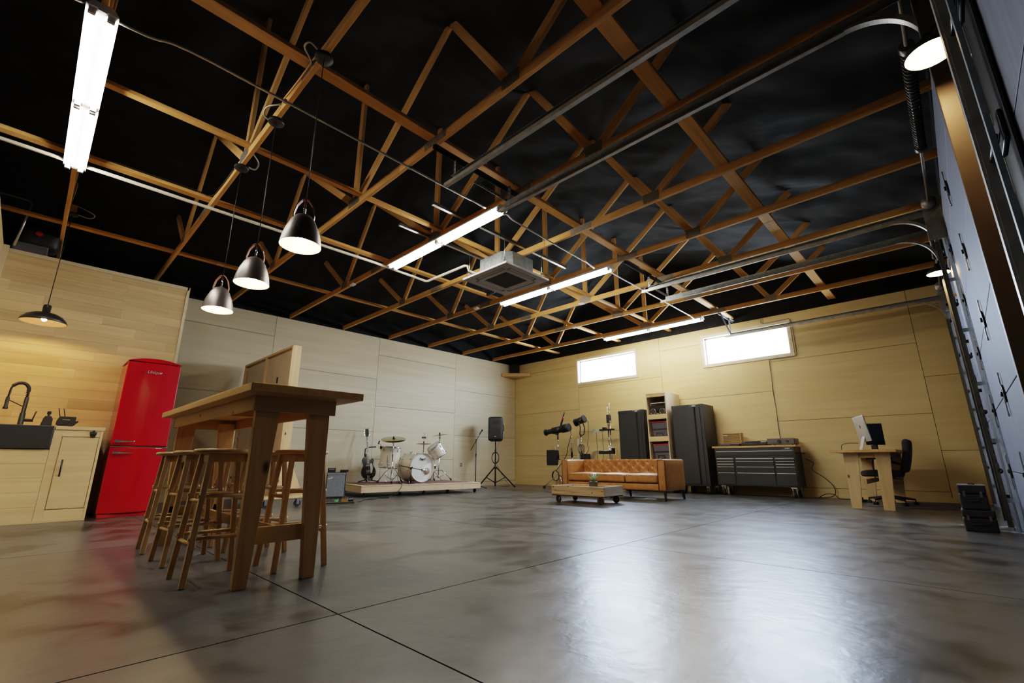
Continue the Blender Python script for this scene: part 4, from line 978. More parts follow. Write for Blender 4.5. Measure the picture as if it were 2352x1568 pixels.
U = Vector((math.cos(R(62)), math.sin(R(62)), 0)); V = Vector((-U.y, U.x, 0)); PB = Vector((-7.60, 3.78, .0185))
foot_pedal('effect_pedal', 'grey effect pedal at the amplifier end of the pedal board', PB+U*-.15+V*.02, 62, .11, .10, .045, 'bin', 3)
foot_pedal('effect_pedal', 'small mint green effect pedal on the pedal board', PB+U*-.045+V*.015, 62, .055, .09, .045, 'green', 3)
foot_pedal('effect_pedal', 'gold brown effect pedal on the pedal board', PB+U*.075+V*-.0, 62, .09, .12, .05, 'gold', 3)
foot_pedal('effect_pedal', 'black and white effect pedal at the stage end of the pedal board', PB+U*.18+V*.04, 62, .08, .11, .05, 'blk', 3, 'white')
def cable(pts, lb, r=.006, m='rubber', cat='cable', name='cable', n=7):
    o = MB().tube(smooth(pts, n), r, 6).build(name, M[m]); return tag(o, lb, cat)
cable([(-7.50,4.06,.008),(-7.62,4.2,.008),(-7.8,4.35,.008),(-7.78,4.55,.008),(-7.95,4.7,.008),(-7.85,4.85,.008),(-8.05,4.95,.008),(-8.0,4.62,.008),(-7.75,4.3,.008)], 'tangled black instrument cable on the floor by the pedal board')
P = [Mst @ Vector(p) for p in ((.85,.40,.236),(.82,.1,.232),(.80,-.03,.2),(.72,-.06,.10),(.62,-.05,.03),(.5,-.08,.008),(.3,-.1,.008))]
cable(P, 'thin black cable hanging over the front edge of the drum platform')

# ------------------------------------------------------------------ vocal mic stand
t = thing('microphone_stand', 'tall black boom microphone stand between platform and loudspeaker', 'microphone stand', (-8.93, 7.98, 0))
MB().cyl((0,0,.0),(0,0,.86),.012,n=10).build('lower_tube', M['blkmetal'], t); MB().cyl((0,0,.8),(0,0,1.2),.008,n=10).build('upper_tube', M['blkmetal'], t); MB().cyl((0,0,.78),(0,0,.86),.017,n=10).build('clutch', M['blkmetal'], t)
MB().cyl((-.10,-.09,.94),(.065,.072,1.35),.008,n=8).build('boom', M['blkmetal'], t); MB().sphere((0,0,1.19),.022,10).build('boom_joint', M['blkmetal'], t)
for a in (40,165,285): MB().tube([(0,0,.10),(.28*math.cos(R(a)),.28*math.sin(R(a)),.015)],.009,8).build('leg', M['blkmetal'], t)
m = MB(); m.cyl((.052,.056,1.335),(.092,.10,1.42),.012,.017,n=12); m.sphere((.10,.108,1.435),.027,12); o = m.build('vocal_microphone', M['blk']); o.location = (-8.93,7.98,0); tag(o, 'black ball head vocal microphone at the tip of the tall boom stand', 'microphone')

# ------------------------------------------------------------------ loudspeaker on tripod
t = thing('speaker_stand', 'black tripod speaker stand in the room corner', 'speaker stand', (-9.17, 8.90, 0))
MB().cyl((0,0,.02),(0,0,.75),.02,n=12).build('lower_tube', M['blkmetal'], t); MB().cyl((0,0,.7),(0,0,1.20),.016,n=12).build('pole', M['blkmetal'], t)
MB().cyl((0,0,.47),(0,0,.54),.036,n=12).build('hub', M['blk'], t); MB().cyl((0,0,.94),(0,0,.97),.026,n=10).build('collar', M['blk'], t); MB().cyl((0,0,.10),(0,0,.15),.03,n=12).build('lower_hub', M['blk'], t)
for a in (23, 135, 262):
    c, s_ = math.cos(R(a)), math.sin(R(a)); l = MB().bar((.03*c,.03*s_,.51),(.56*c,.56*s_,.012),.022,.03); lo = l.build('leg', M['blkmetal'], t)
    MB().bar((.03*c,.03*s_,.12),(.30*c,.30*s_,.26),.008,.02).build('brace', M['blkmetal'], t); MB().sphere((.56*c,.56*s_,.018),.02,8).build('rubber_foot', M['rubber'], lo)
cl = []
t = thing('loudspeaker', 'black portable loudspeaker on top of the tripod in the room corner', 'loudspeaker', (-9.17, 8.90, 1.193), 40)
# local: front faces -y
def taper(w):
    f = (w.y-.0)/.34; w.x *= 1-.22*max(0, f); return w
MB().rbox(-.205,.205,-.06,.29,.01,.665,.06,6,0,taper).build('cabinet', M['blk'], t)
MB().rbox(-.178,.178,-.075,-.05,.05,.625,.03,5).build('grille', M['cabblk'], t); m = MB(); m.cyl((0,-.076,.23),(0,-.071,.23),.14,n=32); m.build('woofer_ring', M['blk'], t)
B(-.08,.08,-.078,-.07,.47,.56).build('horn', M['blk'], t, .02); B(-.02,.02,-.079,-.074,.12,.135).build('badge', M['silver'], t)
m = MB().tube([(.175,.08,.27),(.22,.08,.29),(.22,.08,.44),(.175,.08,.46)], .011, 8); m.build('handle', M['blkmetal'], t)
m = B(-.14,.14,-.05,.2,.0,.014); m.build('base_plate', M['blk'], t)
P = []
for k in range(5):
    for i in range(24):
        a = 2*PI*i/24; rr = 1+.05*math.sin(k*2+i*.3); P.append((-9.17+.095*math.sin(a)*.68*rr+.02, 8.90+.095*math.sin(a)*.73*rr-.02, .745+.145*math.cos(a)*rr+.004*k))
o = MB().tube(P, .006, 6).build('cable_coil', M['rubber']); tag(o, 'coil of black cable hung on the tripod speaker stand', 'cable')
cable([(-9.14,8.92,.60),(-9.06,8.98,.4),(-8.97,9.08,.18),(-8.91,9.16,.05),(-8.97,9.15,.012),(-9.11,9.05,.012)], 'thin cable trailing from the tripod stand to the floor', .004)
cable(name='hanging_cord', lb='thin cable dropping from the loudspeaker to the coil', r=.004, pts=[(-9.11,8.98,1.20),(-9.13,8.94,1.05),(-9.15,8.90,.95),(-9.14,8.91,.89)])
t = thing('wall_outlet', 'small wall outlet low on the plywood behind the drum kit', 'outlet', (XA, 8.31, .575)); B(0,.006,-.05,.05,-.06,.06).build('cover_plate', M['ply_z'], t, .002); B(.006,.010,-.03,.03,-.045,.045).build('socket_pair', M['blk'], t); B(.0095,.013,-.016,.004,-.03,.03).build('plug', M['white'], t, .002)
# ------------------------------------------------------------------ sofa
t = thing('leather_sofa', 'tan tufted leather three seat sofa in front of the black cabinets', 'sofa', (-4.83, 7.64, 0))
HW = 1.115; AW = .155
def dimple(cells, depth):
    """tufting: buttons on a diamond grid pull the surface in"""
    def d(u, v):
        s = 0; near = 9
        for (a, b_) in cells:
            r2 = (u-a)**2+(v-b_)**2; s += math.exp(-r2/.0024); near = min(near, r2)
        # diagonal pleats between buttons
        p = abs(((u-.0+v*1.25)/.20) % 1 - .5)*2; q = abs(((u-v*1.25)/.20) % 1 - .5)*2
        return -depth*min(1.2, s) - depth*.35*(max(0, p-.8)*5*.5 + max(0, q-.8)*5*.5)
    return d
def pad(name, parent, u0, u1, v0, v1, frame, base, cells, depth=.022, nu=60, nv=26):
    fn = dimple(cells, depth); vs = []; fs = []
    for j in range(nv+1):
        for i in range(nu+1):
            u = u0+(u1-u0)*i/nu; v = v0+(v1-v0)*j/nv
            e = min((i/nu), 1-i/nu)*nu/3; e2 = min(j/nv, 1-j/nv)*nv/3; rim = -.02*max(0,1-min(e,1))**2 - .02*max(0,1-min(e2,1))**2
            vs.append(frame(u, v, base+fn(u, v)+rim))
    for j in range(nv):
        for i in range(nu): a = j*(nu+1)+i; fs.append((a, a+1, a+nu+2, a+nu+1))
    return MB().add(vs, fs, True).build(name, M['leather'], parent)
body = MB()
body.rbox(-HW+.03,HW-.03,.025,.74,.165,.28,.02,4); body.build('base', M['leather'], t)
MB().rbox(-HW+.01,HW-.01,.58,.78,.18,.695,.03,6).build('backrest', M['leather'], t)
for s in (-1, 1):
    x0, x1 = (HW-AW, HW) if s > 0 else (-HW, -HW+AW)
    MB().rbox(x0, x1, .0, .77, .16, .695, .035, 6).build('armrest', M['leather'], t)
    xo = x1-.012 if s > 0 else x0+.012
    for yy in (.012,):
        MB().tube([(x0+.012,-.001,.18),(x0+.012,-.001,.66),(x0+.035,.0,.685),(x1-.035,.0,.685),(x1-.012,-.001,.66),(x1-.012,-.001,.18)], .006, 6).build('piping', M['pipingm'], t)
    c = [(y, z) for k, z in enumerate((.50,.58,.66)) for y in [.12+.20*i+(.10 if k % 2 else 0) for i in range(3)]]
    xi = (HW-AW) if s > 0 else (-HW+AW)
    pad('tufted_arm_pad', t, .05, .60, .44, .69, (lambda u, v, d, xi=xi, s=s: (xi - s*d, u, v)), .006, c, .022, 36, 20)
c = [(x, z) for k, z in enumerate((.50,.58,.66)) for x in [-.90+.20*i+(.10 if k % 2 else 0) for i in range(10)]]
pad('tufted_back_pad', t, -HW+AW, HW-AW, .42, .70, (lambda u, v, d: (u, .575-d, v)), .02, c, .032, 130, 26)
bt = MB()
for (x, z) in c: bt.sphere((x, .565, z), .010, 6, (1,.5,1))
bt.build('buttons', M['pipingm'], t)
w3 = (2*HW-2*AW)/3
for k in range(3):
    x0 = -HW+AW+k*w3
    cu = MB().rbox(x0+.004, x0+w3-.004, .0, .60, .29, .435, .035, 6, .02).build('seat_cushion', M['leather'], t)
    MB().tube([(x0+.03,.004,.408),(x0+w3-.03,.004,.408)], .005, 6).build('piping', M['pipingm'], cu)
for x in (-HW+.06, 0, HW-.06):
    for y in (.05, .72): MB().bar((x, y, .17), (x+(.02 if x > 0 else -.02 if x < 0 else 0), y+(.03 if y > .4 else -.03), 0), .05, .05, w2=.028, h2=.028).build('leg', M['blkmetal'], t)
t = thing('papers', 'white and green papers lying on the floor under the sofa', 'papers', (-4.30, 7.92, 0), 6)
B(-.22,.18,-.10,.10,.0,.004).build('sheet', M['papergreen'], t); B(-.18,.05,-.08,.08,.004,.007).build('sheet', M['paper'], t); m = B(.04,.26,-.09,.05,.004,.02); m.build('folded_sheet', M['paper'], t, .004)

# ------------------------------------------------------------------ rolling crate table
t = thing('cart_table', 'low weathered wooden cart on iron wheels in front of the sofa', 'coffee table', (-4.63, 6.62, 0), 3)
for y in (-.31, .27): B(-.50,.50,y,y+.04,.125,.27).build('side_board', M['cart'], t, .004)
for x in (-.50, .46): B(x,x+.04,-.27,.27,.125,.27).build('end_board', M['cart_y'], t, .004)
m = MB()
for k in range(4): m.box(-.46,.46,-.268+k*.135,-.268+k*.135+.131,.195,.215)
m.build('tray_boards', M['cart'], t)
B(-.5,.5,-.30,-.22,.112,.126).build('runner', M['blkmetal'], t); B(-.5,.5,.22,.30,.112,.126).build('runner', M['blkmetal'], t)
for x in (-.40, .40):
    for y in (-.25, .25):
        c = MB(); c.lathe([(0,-.018),(.05,-.018),(.055,-.008),(.055,.008),(.05,.018),(0,.018)], 20); w_ = c.build('wheel', M['rust'] if 'rust' in M else M['blkmetal'], t); w_.location = (x, y, .055); w_.rotation_euler = (R(90), 0, R(20 if x > 0 else -15))
        f = B(x-.02,x+.02,y-.03,y+.03,.104,.114); f.box(x-.012,x+.012,y-.028,y-.022,.04,.11); f.box(x-.012,x+.012,y+.022,y+.028,.04,.11); f.build('fork', M['blkmetal'], w_); 
for o in children(t):
    if o.name.startswith('wheel'):
        for k in children(o): k.matrix_parent_inverse = (Matrix.Translation(o.location) @ o.rotation_euler.to_matrix().to_4x4()).inverted()
t = thing('potted_aloe', 'small spiky aloe plant in a dark square pot on the cart', 'plant', (-4.55, 6.70, .215), 20)
m = MB(); m.prism([(-.06,0),(.06,0),(.064,.12),(-.064,.12)], -.055, .055, 'y'); m.build('pot', M['jar'], t, .006)
B(-.055,.055,-.05,.05,.10,.115).build('soil', M['jar'], t)
rnd = random.Random(5); m = MB()
for i in range(22):
    a = rnd.uniform(0, 2*PI); L = rnd.uniform(.09,.17); o = rnd.uniform(.15,1.0); c, s_ = math.cos(a), math.sin(a)
    m.tube([(.02*c,.02*s_,.11),(.02*c+L*.35*o*c,.02*s_+L*.35*o*s_,.11+L*.55),(.02*c+L*.75*o*c,.02*s_+L*.75*o*s_,.11+L*(1-.25*o))],[.009,.007,.001],6)
m.build('leaves', M['leaf'], t)
o = MB().rbox(-4.92,-4.70,6.43,6.55,.2155,.222,.003,2).build('magazine', M['paper']); tag(o, 'white magazine lying in the tray of the wooden cart', 'magazine')

# ------------------------------------------------------------------ black wheeled cabinets and shelf tower
def cabinet(x0, x1, y, y2, z, lb, loc):
    w = x1-x0
    t = thing('tool_cabinet', lb, 'cabinet', (x0, y, 0))
    B(0,w,.0,y2-y,.16,z).build('carcass', M['cabblk'], t, .006)
    B(.0,w,-.008,.0,z-.065,z).build('header_panel', M['cabblk'], t, .003)
    d = B(.03,w*.72,-.016,.0,.20,z-.07).build('door', M['cabblk'], t, .004)
    B(w*.735,w*.745+.01,-.004,.004,.20,z-.07).build('door_gap', M['blk'], t)
    d2 = B(w*.765,w*.90,-.014,.0,.20,z-.07).build('door', M['cabblk'], t, .004)
    B(w*.735,w*.765,-.02,-.005,.20,z-.07).build('door_pull', M['blkgloss'], d)
    b_ = B(w*.60,w*.86,-.012,-.007,z-.050,z-.015).build('badge', M['blkmetal'], t, .002); f = MB().tube([(w*.60,-.012,z-.05),(w*.86,-.012,z-.05),(w*.86,-.012,z-.015),(w*.60,-.012,z-.015)],.003,6,True).build('badge_rim', M['steel'], b_)
    text('HUSKY', .026, M['lettering'], b_, (w*.73,-.0135,z-.0325), (R(90),0,0), .15, .0008, .0008)
    for x in (.08, w-.08):
        for yy in (.07, y2-y-.07):
            c = MB().cyl((x-.018,yy,.055),(x+.018,yy,.055),.055,n=18); c = c.build('caster', M['rubber'], t); k = B(x-.03,x+.03,yy-.03,yy+.03,.13,.16); k.box(x-.026,x-.02,yy-.03,yy+.03,.05,.14); k.box(x+.02,x+.026,yy-.03,yy+.03,.05,.14); k.cyl((x-.03,yy,.055),(x+.03,yy,.055),.012,n=8); k.build('fork', M['steel'], c)
    return t
cabinet(-5.91, -5.24, 9.9, 10.42, 1.84, 'black wheeled tool cabinet partly behind the sofa, light stand side', None)
cabinet(-4.50, -3.81, 9.80, 10.40, 1.84, 'black wheeled tool cabinet between shelf tower and tool chest', None)
t = thing('shelf_tower', 'tall pale plywood shelf tower with three open boxes between the black cabinets', 'shelf unit', (-5.06, 9.72, 0))
W, D, Z = .485, .70, 2.165
B(0,.025,0,D,.13,Z).build('side_panel', M['ply_z'], t, .002); B(W-.025,W,0,D,.13,Z).build('side_panel', M['ply_z'], t, .002); B(.01,W-.01,.01,D-.01,0,.13).build('plinth', M['blk'], t)  # plinth added, its black stands in for the shadow behind the sofa
B(.025,W-.025,0,D,Z-.025,Z).build('top_panel', M['ply_z'], t, .002); B(.025,W-.025,D-.015,D,0,Z-.025).build('back_panel', M['ply_z'], t)
for z0, z1 in ((1.575,1.68),(1.085,1.19),(.58,.70),(.13,.25)): B(.025,W-.025,.0,D-.015,z0,z1).build('shelf', M['ply_x_warmlit'], t, .002)
B(.025,W-.025,.005,.02,2.075,2.14).build('header_board', M['ply_x_warmlit'], t, .002); B(.10,.30,.0,.006,2.085,2.11).build('label_strip', M['bench'], t)
t = thing('boombox', 'black and silver boombox on the top shelf of the plywood tower', 'boombox', (-5.02, 9.82, 1.68))
B(0,.37,0,.14,.0,.20).build('case', M['blk'], t, .008); B(.0,.37,-.004,.0,.13,.2).build('tuner_panel', M['blkmetal'], t, .003)
for x in (.075,.295):
    m = MB(); m.tube([(x+.065*math.cos(a*PI/12), -.006, .075+.065*math.sin(a*PI/12)) for a in range(24)], .006, 6, True); m.build('speaker_ring', M['chrome'], t); MB().cyl((x,-.005,.075),(x,.0,.075),.06,n=24).build('speaker_cone', M['cabblk'], t)
B(.15,.22,-.008,.0,.02,.10).build('cassette_door', M['blkgloss'], t, .003); B(.155,.215,-.01,-.008,.025,.032).build('front_mark', M['silver'], t)
m = MB(); m.box(0,.37,.03,.07,.255,.28); m.box(0,.012,.03,.07,.19,.26); m.box(.358,.37,.03,.07,.19,.26); m.build('handle', M['silver'], t, .004)
for z, lb in ((1.19,'grey storage bin with red lid on the middle shelf of the plywood tower'), (.70,'grey storage bin with bright red lid on the low shelf of the plywood tower')):
    t = thing('storage_bin', lb, 'storage bin', (-4.99, 9.78, z), 0, 'red lid bins in the shelf tower')
    m = MB(); m.prism([(.03,0),(.36,0),(.375,.31),(.0,.31)], 0, .5, 'y'); m.build('bin', M['bin'], t, .01)
    B(-.004,.379,-.01,.51,.31,.335).build('lid', M['redlid'], t, .006)
    B(.0,.375,-.012,.0,.145,.175).build('rim_band', M['blk'], t, .004); m = MB().tube([(.10,-.006,.02),(.11,-.016,.08),(.25,-.016,.08),(.26,-.006,.02)],.008,6); m.build('handle', M['blk'], t)

# ------------------------------------------------------------------ tool chest with hifi
X0, X1, Y0, Y1 = -3.70, -2.25, 9.90, 10.40
t = thing('tool_chest', 'wide black rolling tool chest with wooden top and many drawers', 'tool chest', (0,0,0))
B(X0,X1,Y0,Y1,.19,.915).build('carcass', M['cabblk'], t, .006)
B(X0-.04,X1+.04,Y0-.02,Y1+.02,.915,.95).build('bench_top', M['bench'], t, .003)
def drawer(a, b_, z0, z1):
    d = B(a, b_, Y0-.014, Y0, z0, z1-.016).build('drawer', M['cabblk'], t, .003)
    h = MB(); h.prism([(Y0-.03,z1-.016),(Y0-.03,z1-.008),(Y0-.012,z1-.002),(Y0-.012,z1-.016)], a+.004, b_-.004, 'x'); h.build('handle', M['silver'], d)
drawer(X0+.03, X1-.02, .755, .855)
L0, L1, C0, C1, R0, R1 = X0+.03, X0+.36, X0+.40, X0+1.08, X0+1.11, X1-.02
for a, b_ in ((L0, L1), (R0, R1)):
    for z0, z1 in ((.665,.715),(.612,.662),(.56,.609),(.445,.557),(.215,.442)): drawer(a, b_, z0, z1)
for z0, z1 in ((.665,.715),(.56,.662),(.445,.557),(.215,.442)): drawer(C0, C1, z0, z1)
b_ = B(X1-.20,X1-.02,Y0-.006,Y0,.868,.905).build('badge', M['blkmetal'], t, .004); MB().tube([(X1-.195,Y0-.007,.872),(X1-.025,Y0-.007,.872),(X1-.025,Y0-.007,.901),(X1-.195,Y0-.007,.901)],.003,6,True).build('badge_rim', M['steel'], b_)
text('HUSKY', .026, M['lettering'], b_, (X1-.11,Y0-.0075,.887), (R(90),0,0), .15, .0008, .001)
MB().tube([(X1,Y0+.06,.80),(X1+.06,Y0+.06,.80),(X1+.06,Y1-.06,.80),(X1,Y1-.06,.80)],.012,8).build('push_handle', M['blkmetal'], t)
for x in (X0+.10, X1-.10):
    for y in (Y0+.07, Y1-.08):
        c = MB().cyl((x-.022,y,.062),(x+.022,y,.062),.062,n=18).build('caster', M['rubber'], t); k = B(x-.05,x+.05,y-.05,y+.05,.165,.19); k.box(x-.034,x-.026,y-.03,y+.03,.05,.17); k.box(x+.026,x+.034,y-.03,y+.03,.05,.17); k.cyl((x-.036,y,.062),(x+.036,y,.062),.016,n=10); k.build('fork', M['steel'], c)
ZB = .951
t = thing('bookshelf_speaker', 'vintage wooden speaker with slatted brown front on the tool chest', 'speaker', (-3.60, 10.14, ZB))
m = B(0,.018,0,.16,0,.27); m.box(.352,.37,0,.16,0,.27); m.box(.018,.352,0,.16,0,.016); m.box(.018,.352,0,.16,.254,.27); m.build('wooden_case', M['bench'], t, .002)
B(.018,.352,.012,.15,.016,.254).build('baffle', M['speakercloth'], t); m = MB()
for k in range(13): m.box(.02,.35,.004,.014,.022+k*.0175,.030+k*.0175)
m.build('front_slats', M['bench'], t); B(.022,.11,.001,.006,.215,.232).build('badge', M['offwhite'], t)
t = thing('receiver', 'low black radio receiver in front of the vintage speaker', 'receiver', (-3.62, 9.95, ZB)); B(0,.40,0,.15,.004,.05).build('case', M['blk'], t, .004); B(.03,.22,-.002,0,.022,.04).build('dial', M['bin'], t)
t = thing('turntable', 'black record turntable on the tool chest beside the speaker', 'turntable', (-3.20, 10.0, ZB)); B(0,.46,0,.34,.012,.065).build('plinth', M['blk'], t, .006)
MB().cyl((.17,.17,.065),(.17,.17,.088),.15,n=40).build('platter', M['blkmetal'], t); m = MB(); m.cyl((.39,.27,.065),(.39,.27,.10),.03,n=16); m.cyl((.39,.29,.105),(.30,.06,.098),.006,n=8); m.box(.27,.31,.03,.08,.09,.11); m.build('tonearm', M['steel'], t, .002)
for x in (.03,.43):
    for y in (.03,.31): MB().cyl((x,y,0),(x,y,.014),.02,n=12).build('rubber_foot', M['rubber'], t)
t = thing('hifi_amplifier', 'grey hifi amplifier with two round knobs on the tool chest', 'amplifier', (-2.71, 10.0, ZB)); B(0,.46,0,.34,.02,.125).build('case', M['bin'], t, .004); B(0,.46,-.006,0,.018,.127).build('front_panel', M['acdark'], t, .002)
for x, r in ((.205,.03),(.345,.021)): MB().cyl((x,-.028,.072),(x,-.006,.072),r,n=20).build('control_knob', M['blk'], t)
for x in (.06,.085,.11,.14,.165): MB().cyl((x,-.014,.045),(x,-.006,.045),.006,n=8).build('button', M['blk'], t)
for x in (.04,.42):
    for y in (.03,.3): MB().cyl((x,y,0),(x,y,.022),.018,n=12).build('rubber_foot', M['rubber'], t)
cable([(-2.20,10.40,.70),(-2.08,10.41,.62),(-2.12,10.42,.5),(-1.95,10.42,.36),(-1.82,10.41,.2),(-1.82,10.38,.06),(-1.95,10.3,.012),(-2.1,10.2,.01)], 'black cable looping down the wall beside the tool chest')
cable([(-2.05,10.25,.01),(-1.95,10.35,.07),(-1.82,10.33,.07),(-1.72,10.2,.01),(-1.55,10.22,.01),(-1.38,10.1,.01),(-1.30,9.9,.012)], 'black cable lying on the floor between tool chest and desk')
t = thing('power_strip', 'black power strip on the floor behind the desk leg', 'power strip', (-1.36, 9.75, 0), 30); B(-.12,.12,-.03,.03,0,.04).build('case', M['blk'], t, .006); B(-.03,.03,-.035,.035,.03,.08).build('plug', M['rubber'], t, .006)
cable([(-2.59,10.45,1.09),(-2.592,10.45,1.4),(-2.585,10.447,1.7),(-2.595,10.45,2.05),(-2.58,10.445,2.4),(-2.57,10.45,2.68),(-2.5,10.45,2.705),(-2.2,10.45,2.70),(-2.08,10.45,2.72),(-2.065,10.45,2.85),(-2.07,10.45,3.35),(-2.10,10.45,3.49),(-2.2,10.45,3.50),(-2.6,10.45,3.50),(-2.62,10.45,3.6)], 'thin grey wire running up the plywood and around the window', .005, 'bin')

# ------------------------------------------------------------------ desk, computer, chair
t = thing('desk', 'pine desk with wide tapered board legs near the garage wall', 'desk', (0,0,0))
m = MB()
for k in range(4): m.box(-1.42+k*.191,-1.42+k*.191+.1905,8.24,10.02,.775,.815)
m.build('desktop', M['pine_y'], t, .003)
for y in (8.36, 9.92):
    for a, P in ((0, [(-1.285,0),(-1.165,0),(-1.095,.775),(-1.28,.775)]), (1, [(-.80,0),(-.925,0),(-.905,.775),(-.735,.775)])):
        MB().prism(P, y, y+.04, 'y').build('leg', M['pine_zy'], t, .003)
B(-1.25,-.78,9.88,9.92,.33,.40).build('stretcher', M['pine_x'], t, .002); B(-1.10,-1.06,8.40,9.92,.34,.40).build('stretcher', M['pine_y'], t, .002)
B(-1.28,-.74,8.40,8.42,.70,.775).build('apron', M['pine_x'], t); B(-1.28,-.74,9.86,9.88,.70,.775).build('apron', M['pine_x'], t)
ZD = .816
t = thing('computer', 'silver all in one computer seen from behind on the desk', 'computer', (-1.08, 9.25, ZD), -67)
# local: back faces -y
m = MB(); m.M = Matrix.Translation((0,0,.14)) @ Matrix.Rotation(R(8),4,'X'); m.rbox(-.25,.25,-.012,.012,.0,.40,.012,4); m.build('display_case', M['silver'], t)
m = MB(); m.M = Matrix.Translation((0,0,.14)) @ Matrix.Rotation(R(8),4,'X'); m.box(-.24,.24,.0125,.0135,.05,.39); m.build('screen', M['screen'], t)
m = MB(); m.M = Matrix.Translation((0,0,.14)) @ Matrix.Rotation(R(8),4,'X'); m.sphere((0,-.0125,.235),.028,10,(1,.05,1.1)); m.build('emblem', M['bin'], t)
m = MB(); m.prism([(-.10,0),(.10,0),(.10,.008),(-.03,.008),(-.06,.20),(-.075,.20),(-.10,.008)], -.08, .08, 'x'); m.M = None
m2 = B(-.085,.085,-.10,.10,0,.008); m2.bar((0,-.09,.006),(0,-.02,.22),.13,.01,up=(0,1,0)); m2.build('stand', M['silver'], t, .003)
t = thing('monitor', 'slim black monitor beside the silver computer on the desk', 'monitor', (-.99, 9.50, ZD), 30)
B(-.13,.13,-.012,.012,.09,.43).build('panel', M['screen'], t, .004); B(-.03,.03,.012,.03,.02,.25).build('neck', M['blkmetal'], t); B(-.11,.11,-.06,.09,0,.012).build('foot', M['blkmetal'], t, .004)
cable([(-1.18,9.2,.93),(-1.28,9.05,.93),(-1.36,8.95,.9),(-1.37,8.93,.822)], 'black cable looping from the silver computer to the desktop', .005)
cable([(-1.02,9.0,.775),(-1.0,8.95,.70),(-1.02,8.95,.60),(-1.02,8.98,.41)], 'black cable hanging under the desktop', .007)
t = thing('phone_stand', 'small dark stand on the desk beside the silver computer', 'stand', (-.97, 9.0, ZD)); m = MB(); m.prism([(-.03,0),(.03,0),(.03,.008),(.0,.075),(-.01,.075),(-.012,.008),(-.03,.008)], -.03, .03, 'x'); m.build('cradle', M['blk'], t, .002)
t = thing('office_chair', 'dark fabric office chair with armrests behind the desk', 'chair', (-.93, 9.45, 0), 0)
# faces -x
MB().rbox(-.30,.22,-.24,.24,.42,.51,.045,5,.015).build('seat', M['cloth'], t)
def lean(w): w.x += .10*(w.z-.45) + .05*math.sin((w.z-.5)*4); return w
MB().rbox(.18,.28,-.22,.22,.48,.98,.045,6,0,lean).build('backrest', M['cloth'], t); MB().bar((.20,0,.42),(.27,0,.62),.06,.02,up=(1,0,0)).build('back_bracket', M['blkmetal'], t)
for s in (-1, 1):
    m = MB().tube(smooth([(-.02,s*.24,.43),(-.02,s*.28,.50),(.0,s*.28,.68)],5), .015, 8); m.tube([(.0,s*.28,.68),(.22,s*.22,.60)], .013, 8); m.build('arm_support', M['blkmetal'], t)
    MB().rbox(-.18,.10,s*.28-.035,s*.28+.035,.68,.71,.012,3).build('armrest', M['blk'], t)
MB().cyl((0,0,.10),(0,0,.43),.026,n=14).build('gas_lift', M['blkmetal'], t); B(-.10,.1,-.08,.08,.395,.425).build('tilt_mechanism', M['blkmetal'], t, .006); MB().tube([(.02,.06,.40),(.12,.2,.38),(.16,.26,.37)],.006,6).build('lever', M['blkmetal'], t)
for k in range(5):
    a = R(20+72*k); c, s_ = math.cos(a), math.sin(a); lo = MB().bar((.02*c,.02*s_,.125),(.30*c,.30*s_,.085),.055,.045,w2=.032,h2=.028).build('leg', M['blkmetal'], t, .006)
    cx, cy = .30*c, .30*s_; m = MB()
    for q in (-1, 1): m.cyl((cx+q*.008*-s_, cy+q*.008*c, .028),(cx+q*.026*-s_, cy+q*.026*c, .028),.028,n=14)
    m.cyl((cx,cy,.03),(cx,cy,.085),.008,n=8); m.build('caster', M['rubber'], lo)
o = MB().rbox(-1.24,.10,8.95,10.40,.0,.008,.004,4).build('rug', M['mat2']); tag(o, 'worn brown rug under the office chair', 'rug')
for (z0, z1, w, lb) in ((0, .20, .235, 'larger black flight case, lower of two by the garage door'), (.205, .43, .20, 'black flight case with grey top edge, upper of two by the garage door')):
    t = thing('flight_case', lb, 'case', (-.115 if z0 == 0 else -.105, 6.46, z0), 0, 'stacked black cases')
    h = z1-z0; B(0,w,0,.46,.0,h*.62).build('case_base', M['blk'], t, .012); B(0,w,0,.46,h*.62+.004,h).build('lid', M['blk'], t, .012)
    m = MB().tube([(.06,-.004,h*.42),(.06,-.018,h*.34),(w-.06,-.018,h*.34),(w-.06,-.004,h*.42)],.008,6); m.build('handle', M['blkmetal'], t)
    for x in (.03, w-.05): B(x,x+.02,-.008,.0,h*.5,h*.74).build('latch', M['bin'], t, .002)
    if z0: B(.0,w,.0,.02,h-.002,h+.004).build('edge_strip', M['offwhite'], t); B(.08,.13,.0,.06,h,h+.015).build('top_handle', M['blk'], t, .003)

# ------------------------------------------------------------------ light stands
def cstand(name, lb, loc, h, mats='chrome', legs=(0,120,240), base=True):
    t = thing(name, lb, 'light stand', loc)
    MB().cyl((0,0,.1),(0,0,h*.62),.014,n=10).build('lower_tube', M[mats], t); MB().cyl((0,0,h*.6),(0,0,h),.010,n=10).build('upper_tube', M[mats], t)
    for z in (h*.6, h*.82):
        k = MB().cyl((0,0,z-.02),(0,0,z+.03),.02,n=10); k.cyl((0,0,z),(.05,.0,z),.007,n=8); k.box(.045,.06,-.02,.02,z-.006,z+.006); k.build('clamp_knob', M['steel'], t)
    for a in legs:
        c, s_ = math.cos(R(a)), math.sin(R(a)); MB().tube([(0,0,.34),(.05*c,.05*s_,.33),(.38*c,.38*s_,.05)], .011, 8).build('leg', M['redlid' if mats == 'x' else 'orange'] if False else M[mats], t)
        MB().cyl((.38*c-.012*-s_,.38*s_-.012*c,.035),(.38*c+.012*-s_,.38*s_+.012*c,.035),.035,n=14).build('caster', M['rubber'], t)
    return t
ya = 9.35
cstand('light_stand', 'chrome rolling stand holding the long black theatre spotlight', (-7.36, ya, 0), 1.22, legs=(205, 325, 85))
